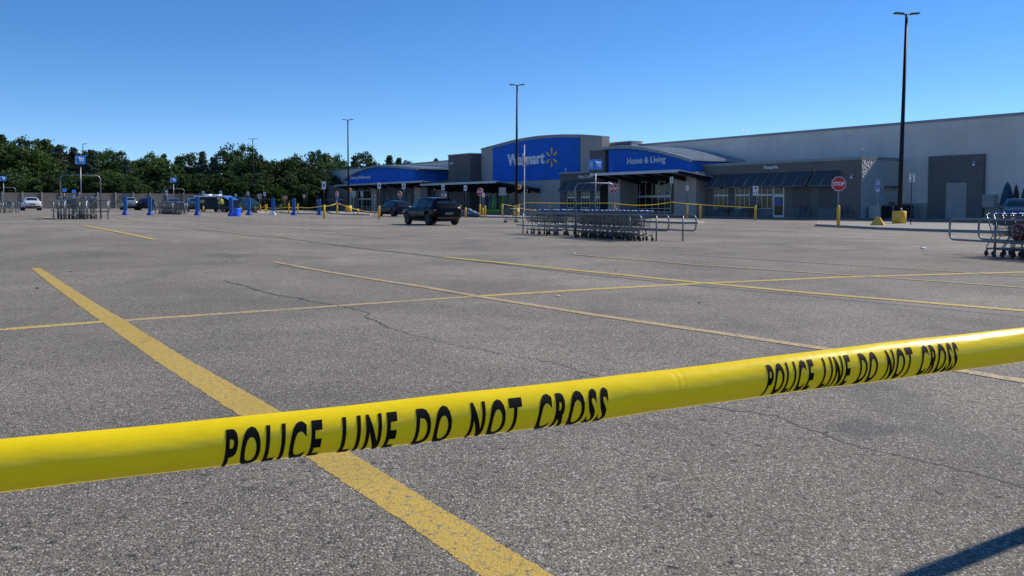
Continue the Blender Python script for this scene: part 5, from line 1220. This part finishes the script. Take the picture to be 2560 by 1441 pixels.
# ---------------------------------------------------------------- litter
for px, py, s, c, lb in ((93, 722, .018, (.04, .04, .045), 'small black lump on the asphalt left of the bold stripe'), (1395, 742, .02, (.65, .55, .25), 'pale yellow crumpled scrap near the long stripe'), (2307, 623, .06, (.75, .75, .75), 'white crushed cup before the right corral'),
                         (1408, 675, .016, (.35, .3, .1), 'tiny brown scrap on the second yellow stripe'), (1748, 758, .012, (.03, .03, .03), 'tiny black pebble below the stripe crossing'), (1596, 765, .010, (.7, .7, .7), 'tiny white speck on the open asphalt'), (1434, 635, .03, (.7, .7, .72), 'flat white scrap at the end of a faded stripe'),
                         (176, 681, .015, (.03, .03, .03), 'tiny dark pebble right of the bold stripe end'), (1540, 677, .018, (.05, .05, .05), 'small dark scrap above the second yellow stripe'), (565, 655, .014, (.03, .03, .03), 'tiny dark speck near the end of the orange stripe')):
    p = G(px, py); q = MB(); vs = []; rnd = random.Random(px)
    for i in range(5):
        for k in range(6): a_ = 6.283*k/6; rr = s*(.4+.6*math.sin(math.pi*(i+.5)/5))*rnd.uniform(.7, 1.3); vs.append((rr*1.3*math.cos(a_), rr*math.sin(a_), s*.9*i/4+.001))
    q.add(vs, [(i*6+k, i*6+(k+1) % 6, (i+1)*6+(k+1) % 6, (i+1)*6+k) for i in range(4) for k in range(6)]+[(24, 25, 26, 27, 28, 29), (5, 4, 3, 2, 1, 0)]); o = q.build('litter', mat('litter_%d' % px, c, .7)); o.location = p; tag(o, lb, 'litter', 'scraps on the asphalt')

# ---------------------------------------------------------------- police tape
def tape_mat(name, col, tr=.25, rough=.26):
    m = bpy.data.materials.new(name); m.use_nodes = True; nt = m.node_tree; b = nt.nodes['Principled BSDF']
    b.inputs['Base Color'].default_value = (*col, 1); b.inputs['Roughness'].default_value = rough; b.inputs['Specular IOR Level'].default_value = .6
    g = nt.nodes.new('ShaderNodeNewGeometry'); mp = nt.nodes.new('ShaderNodeMapping'); mp.inputs['Rotation'].default_value = (0, 0, R(-22)); mp.inputs['Scale'].default_value = (9, 1, 26); nt.links.new(g.outputs['Position'], mp.inputs[0])
    n = tex(nt, 'noise', 1.0, mp.outputs[0], 3); bp = nt.nodes.new('ShaderNodeBump'); bp.inputs['Strength'].default_value = .25; bp.inputs['Distance'].default_value = .01; nt.links.new(n.outputs[0], bp.inputs['Height']); nt.links.new(bp.outputs[0], b.inputs['Normal'])
    t = nt.nodes.new('ShaderNodeBsdfTranslucent'); t.inputs[0].default_value = (*col, 1); mx = nt.nodes.new('ShaderNodeMixShader'); mx.inputs[0].default_value = tr
    nt.links.new(b.outputs[0], mx.inputs[1]); nt.links.new(t.outputs[0], mx.inputs[2]); nt.links.new(mx.outputs[0], nt.nodes['Material Output'].inputs[0]); return m
M_tape = tape_mat('tape_yellow', (1.0, .765, .003), .26, .28); M_tfar = tape_mat('tape_far', (.98, .80, .02), .35)
TR = .0345
def tape_axis(px):
    h = 126-.0165*px; D = .062*F/h if px > -4000 else 1
    ym = 1166-.1185*px+10*math.sin(math.pi*max(0, min(1, px/2560)))-(4*math.sin(math.pi*max(0, min(1, (px-1500)/1060))))
    return AT(px, ym, D)
AX = [tape_axis(px) for px in range(-500, 3001, 20)]
seg = [0.0]
for a, b in zip(AX, AX[1:]): seg.append(seg[-1]+(b-a).length)
def axis_at(s):
    import bisect
    i = max(0, min(len(AX)-2, bisect.bisect_right(seg, s)-1)); t = (s-seg[i])/(seg[i+1]-seg[i]); p = AX[i].lerp(AX[i+1], t)
    j0, j1 = max(0, i-6), min(len(AX)-1, i+6); d = (AX[j1]-AX[j0]).normalized(); up = (Vector((0, 0, 1))-d*d.z).normalized(); out = d.cross(up)   # out: towards the camera side
    if out.y > 0: out = -out
    return p, d, up, out
def surf(s, ang, lift=0.0):
    p, d, up, out = axis_at(s); r = TR*(1+.02*math.sin(s*9)+.012*math.sin(s*23+ang*2))+lift-sum(.0005*math.exp(-((s-c_-.004*math.sin(ang*3))/.0022)**2) for c_ in CREASE)
    return p+up*(r*math.sin(ang))+out*(r*math.cos(ang))-out*TR*.35
CREASE = []
S_TOT = seg[-1]; A0, A1 = R(-118), R(72)
def s_of_px(px): i = (px+500)/20; k = int(i); return seg[k]+(seg[min(k+1, len(seg)-1)]-seg[k])*(i-k)
CREASE += [s_of_px(1692), s_of_px(1676)]
q = MB(); ns, na = 700, 26; vs = []
for i in range(ns+1):
    for k in range(na+1): vs.append(surf(S_TOT*i/ns, A0+(A1-A0)*k/na))
q.add(vs, [(i*(na+1)+k, (i+1)*(na+1)+k, (i+1)*(na+1)+k+1, i*(na+1)+k+1) for i in range(ns) for k in range(na)], True)
tape = q.build('police_tape', M_tape, fix=False); tag(tape, 'wide curled yellow tape with black POLICE LINE DO NOT CROSS lettering across the foreground', 'tape')
def tape_text(px0, px1, a_top, a_bot, shear_m=0.0, skew=0.0):
    vs, fs = text_mesh('POLICE LINE DO NOT CROSS', 1.0, .036, 0.0, 1, 0, spc=(1.3, 1.9))
    bm = bmesh.new(); bv = [bm.verts.new(v) for v in vs]
    for f in fs:
        try: bm.faces.new([bv[i] for i in f])
        except ValueError: pass
    bmesh.ops.remove_doubles(bm, verts=bm.verts, dist=1e-5)
    az = min(v.co.z for v in bm.verts); bz_ = max(v.co.z for v in bm.verts); ax = min(v.co.x for v in bm.verts); bx_ = max(v.co.x for v in bm.verts)
    for k in range(1, 12):
        bmesh.ops.bisect_plane(bm, geom=bm.verts[:]+bm.edges[:]+bm.faces[:], plane_co=(0, 0, az+(bz_-az)*k/12), plane_no=(0, 0, 1))
    s0, s1 = s_of_px(px0), s_of_px(px1)
    out = []
    for v in bm.verts:
        u = (v.co.x-ax)/(bx_-ax); t = (v.co.z-az)/(bz_-az)
        s = s0+(s1-s0)*u-shear_m*(1-t)-skew*(1-t)**2; v.co = surf(s, a_bot+(a_top-a_bot)*t, .0006)
    me = bpy.data.meshes.new('lettering'); bm.to_mesh(me); bm.free(); me.materials.append(M_print)
    o = bpy.data.objects.new('lettering', me); COL.objects.link(o); o.parent = tape; return o
tape_text(566, 1508, R(38), R(-74), .001, .009)
tape_text(1902, 2372, R(43), R(-56), .001, .008)
def strand(pts, label, w=.07, sag=0.0, knots=None):
    q = MB(); pp = []
    for a, b in zip(pts, pts[1:]):
        for i in range(14):
            t = i/14; p = a.lerp(b, t); p.z -= sag*4*t*(1-t); pp.append(p)
    pp.append(pts[-1]); vs = []
    for i, p in enumerate(pp):
        tw = math.sin(i*.45)*.8; d = (pp[min(i+1, len(pp)-1)]-pp[max(0, i-1)]).normalized(); s = d.cross(Vector((0, 0, 1))).normalized(); u = Vector((0, 0, 1))*math.cos(tw)+s*math.sin(tw); n = d.cross(u).normalized()*.004
        vs += [p+u*w/2+n, p-u*w/2+n, p-u*w/2-n, p+u*w/2-n]
    q.add(vs, [(i*4+k, i*4+(k+1) % 4, (i+1)*4+(k+1) % 4, (i+1)*4+k) for i in range(len(pp)-1) for k in range(4)], True)
    o = q.build('police_tape', M_tfar); tag(o, label, 'tape', 'thin far strands of yellow tape'); return o
strand([AT(1534, 508, 70), AT(1679, 505.5, 70)], 'sagging yellow tape strand between the middle stop sign and the aisle 3 sign', .055, .22)
strand([AT(1679, 505.5, 70), AT(1750, 511.5, 74), AT(1887, 519.5, 67)], 'sunlit yellow tape strand from the aisle 3 sign to the two right bollards', .04, .03)
strand([AT(1256, 510, 82), AT(1283, 515, 84), AT(1317, 507, 82), AT(1534, 508, 72)], 'thin yellow tape strand across the sign tower front behind the carts', .04, .03)
strand([AT(1283, 516, 83), AT(1345, 528, 60)], 'loose yellow tape end running down from the middle lamp post', .06, .05)
strand([AT(843, 508, 92), AT(900, 526, 95), AT(947, 531, 76)], 'bright yellow tape strand falling right from the blue plated stop sign', .065, .05)
strand([AT(811, 516, 74), AT(843, 508, 92)], 'short tape strand between the thick left bollard and the blue plated stop sign', .07, .08)
strand([AT(664, 519, 106), AT(722, 518, 104), AT(745, 518, 106), AT(811, 515, 74)], 'far yellow tape strand behind the blue banners', .055, .12)
strand([AT(1534, 509, 70), AT(1545, 529, 70)], 'yellow tape tail hanging at the middle stop sign', .06, 0)
# unseen stake added past the right edge, leaned to cast the lower right shadow
ga, gb = G(2300, 1441), G(2560, 1337); dv = (gb-ga).normalized(); sh = Vector((SD.x, SD.y, 0))/SD.z; k_ = sh.dot(dv); ln = sh-dv*k_; base = gb+dv*1.9; base.z = 0
root = empty('shadow_post', base, 0, 'dark leaning post added outside the right edge to cast the corner shadow', 'post')
q = MB(); q.tube([(0, 0, -.02), tuple(ln*3.0+Vector((0, 0, 3.0)))], .047, 14); q.build('pole', M_darksteel, root)
q = MB(); q.lathe([(.14, 0), (.14, .03), (.09, .05)], 16); q.build('base_plate', M_darksteel, root)
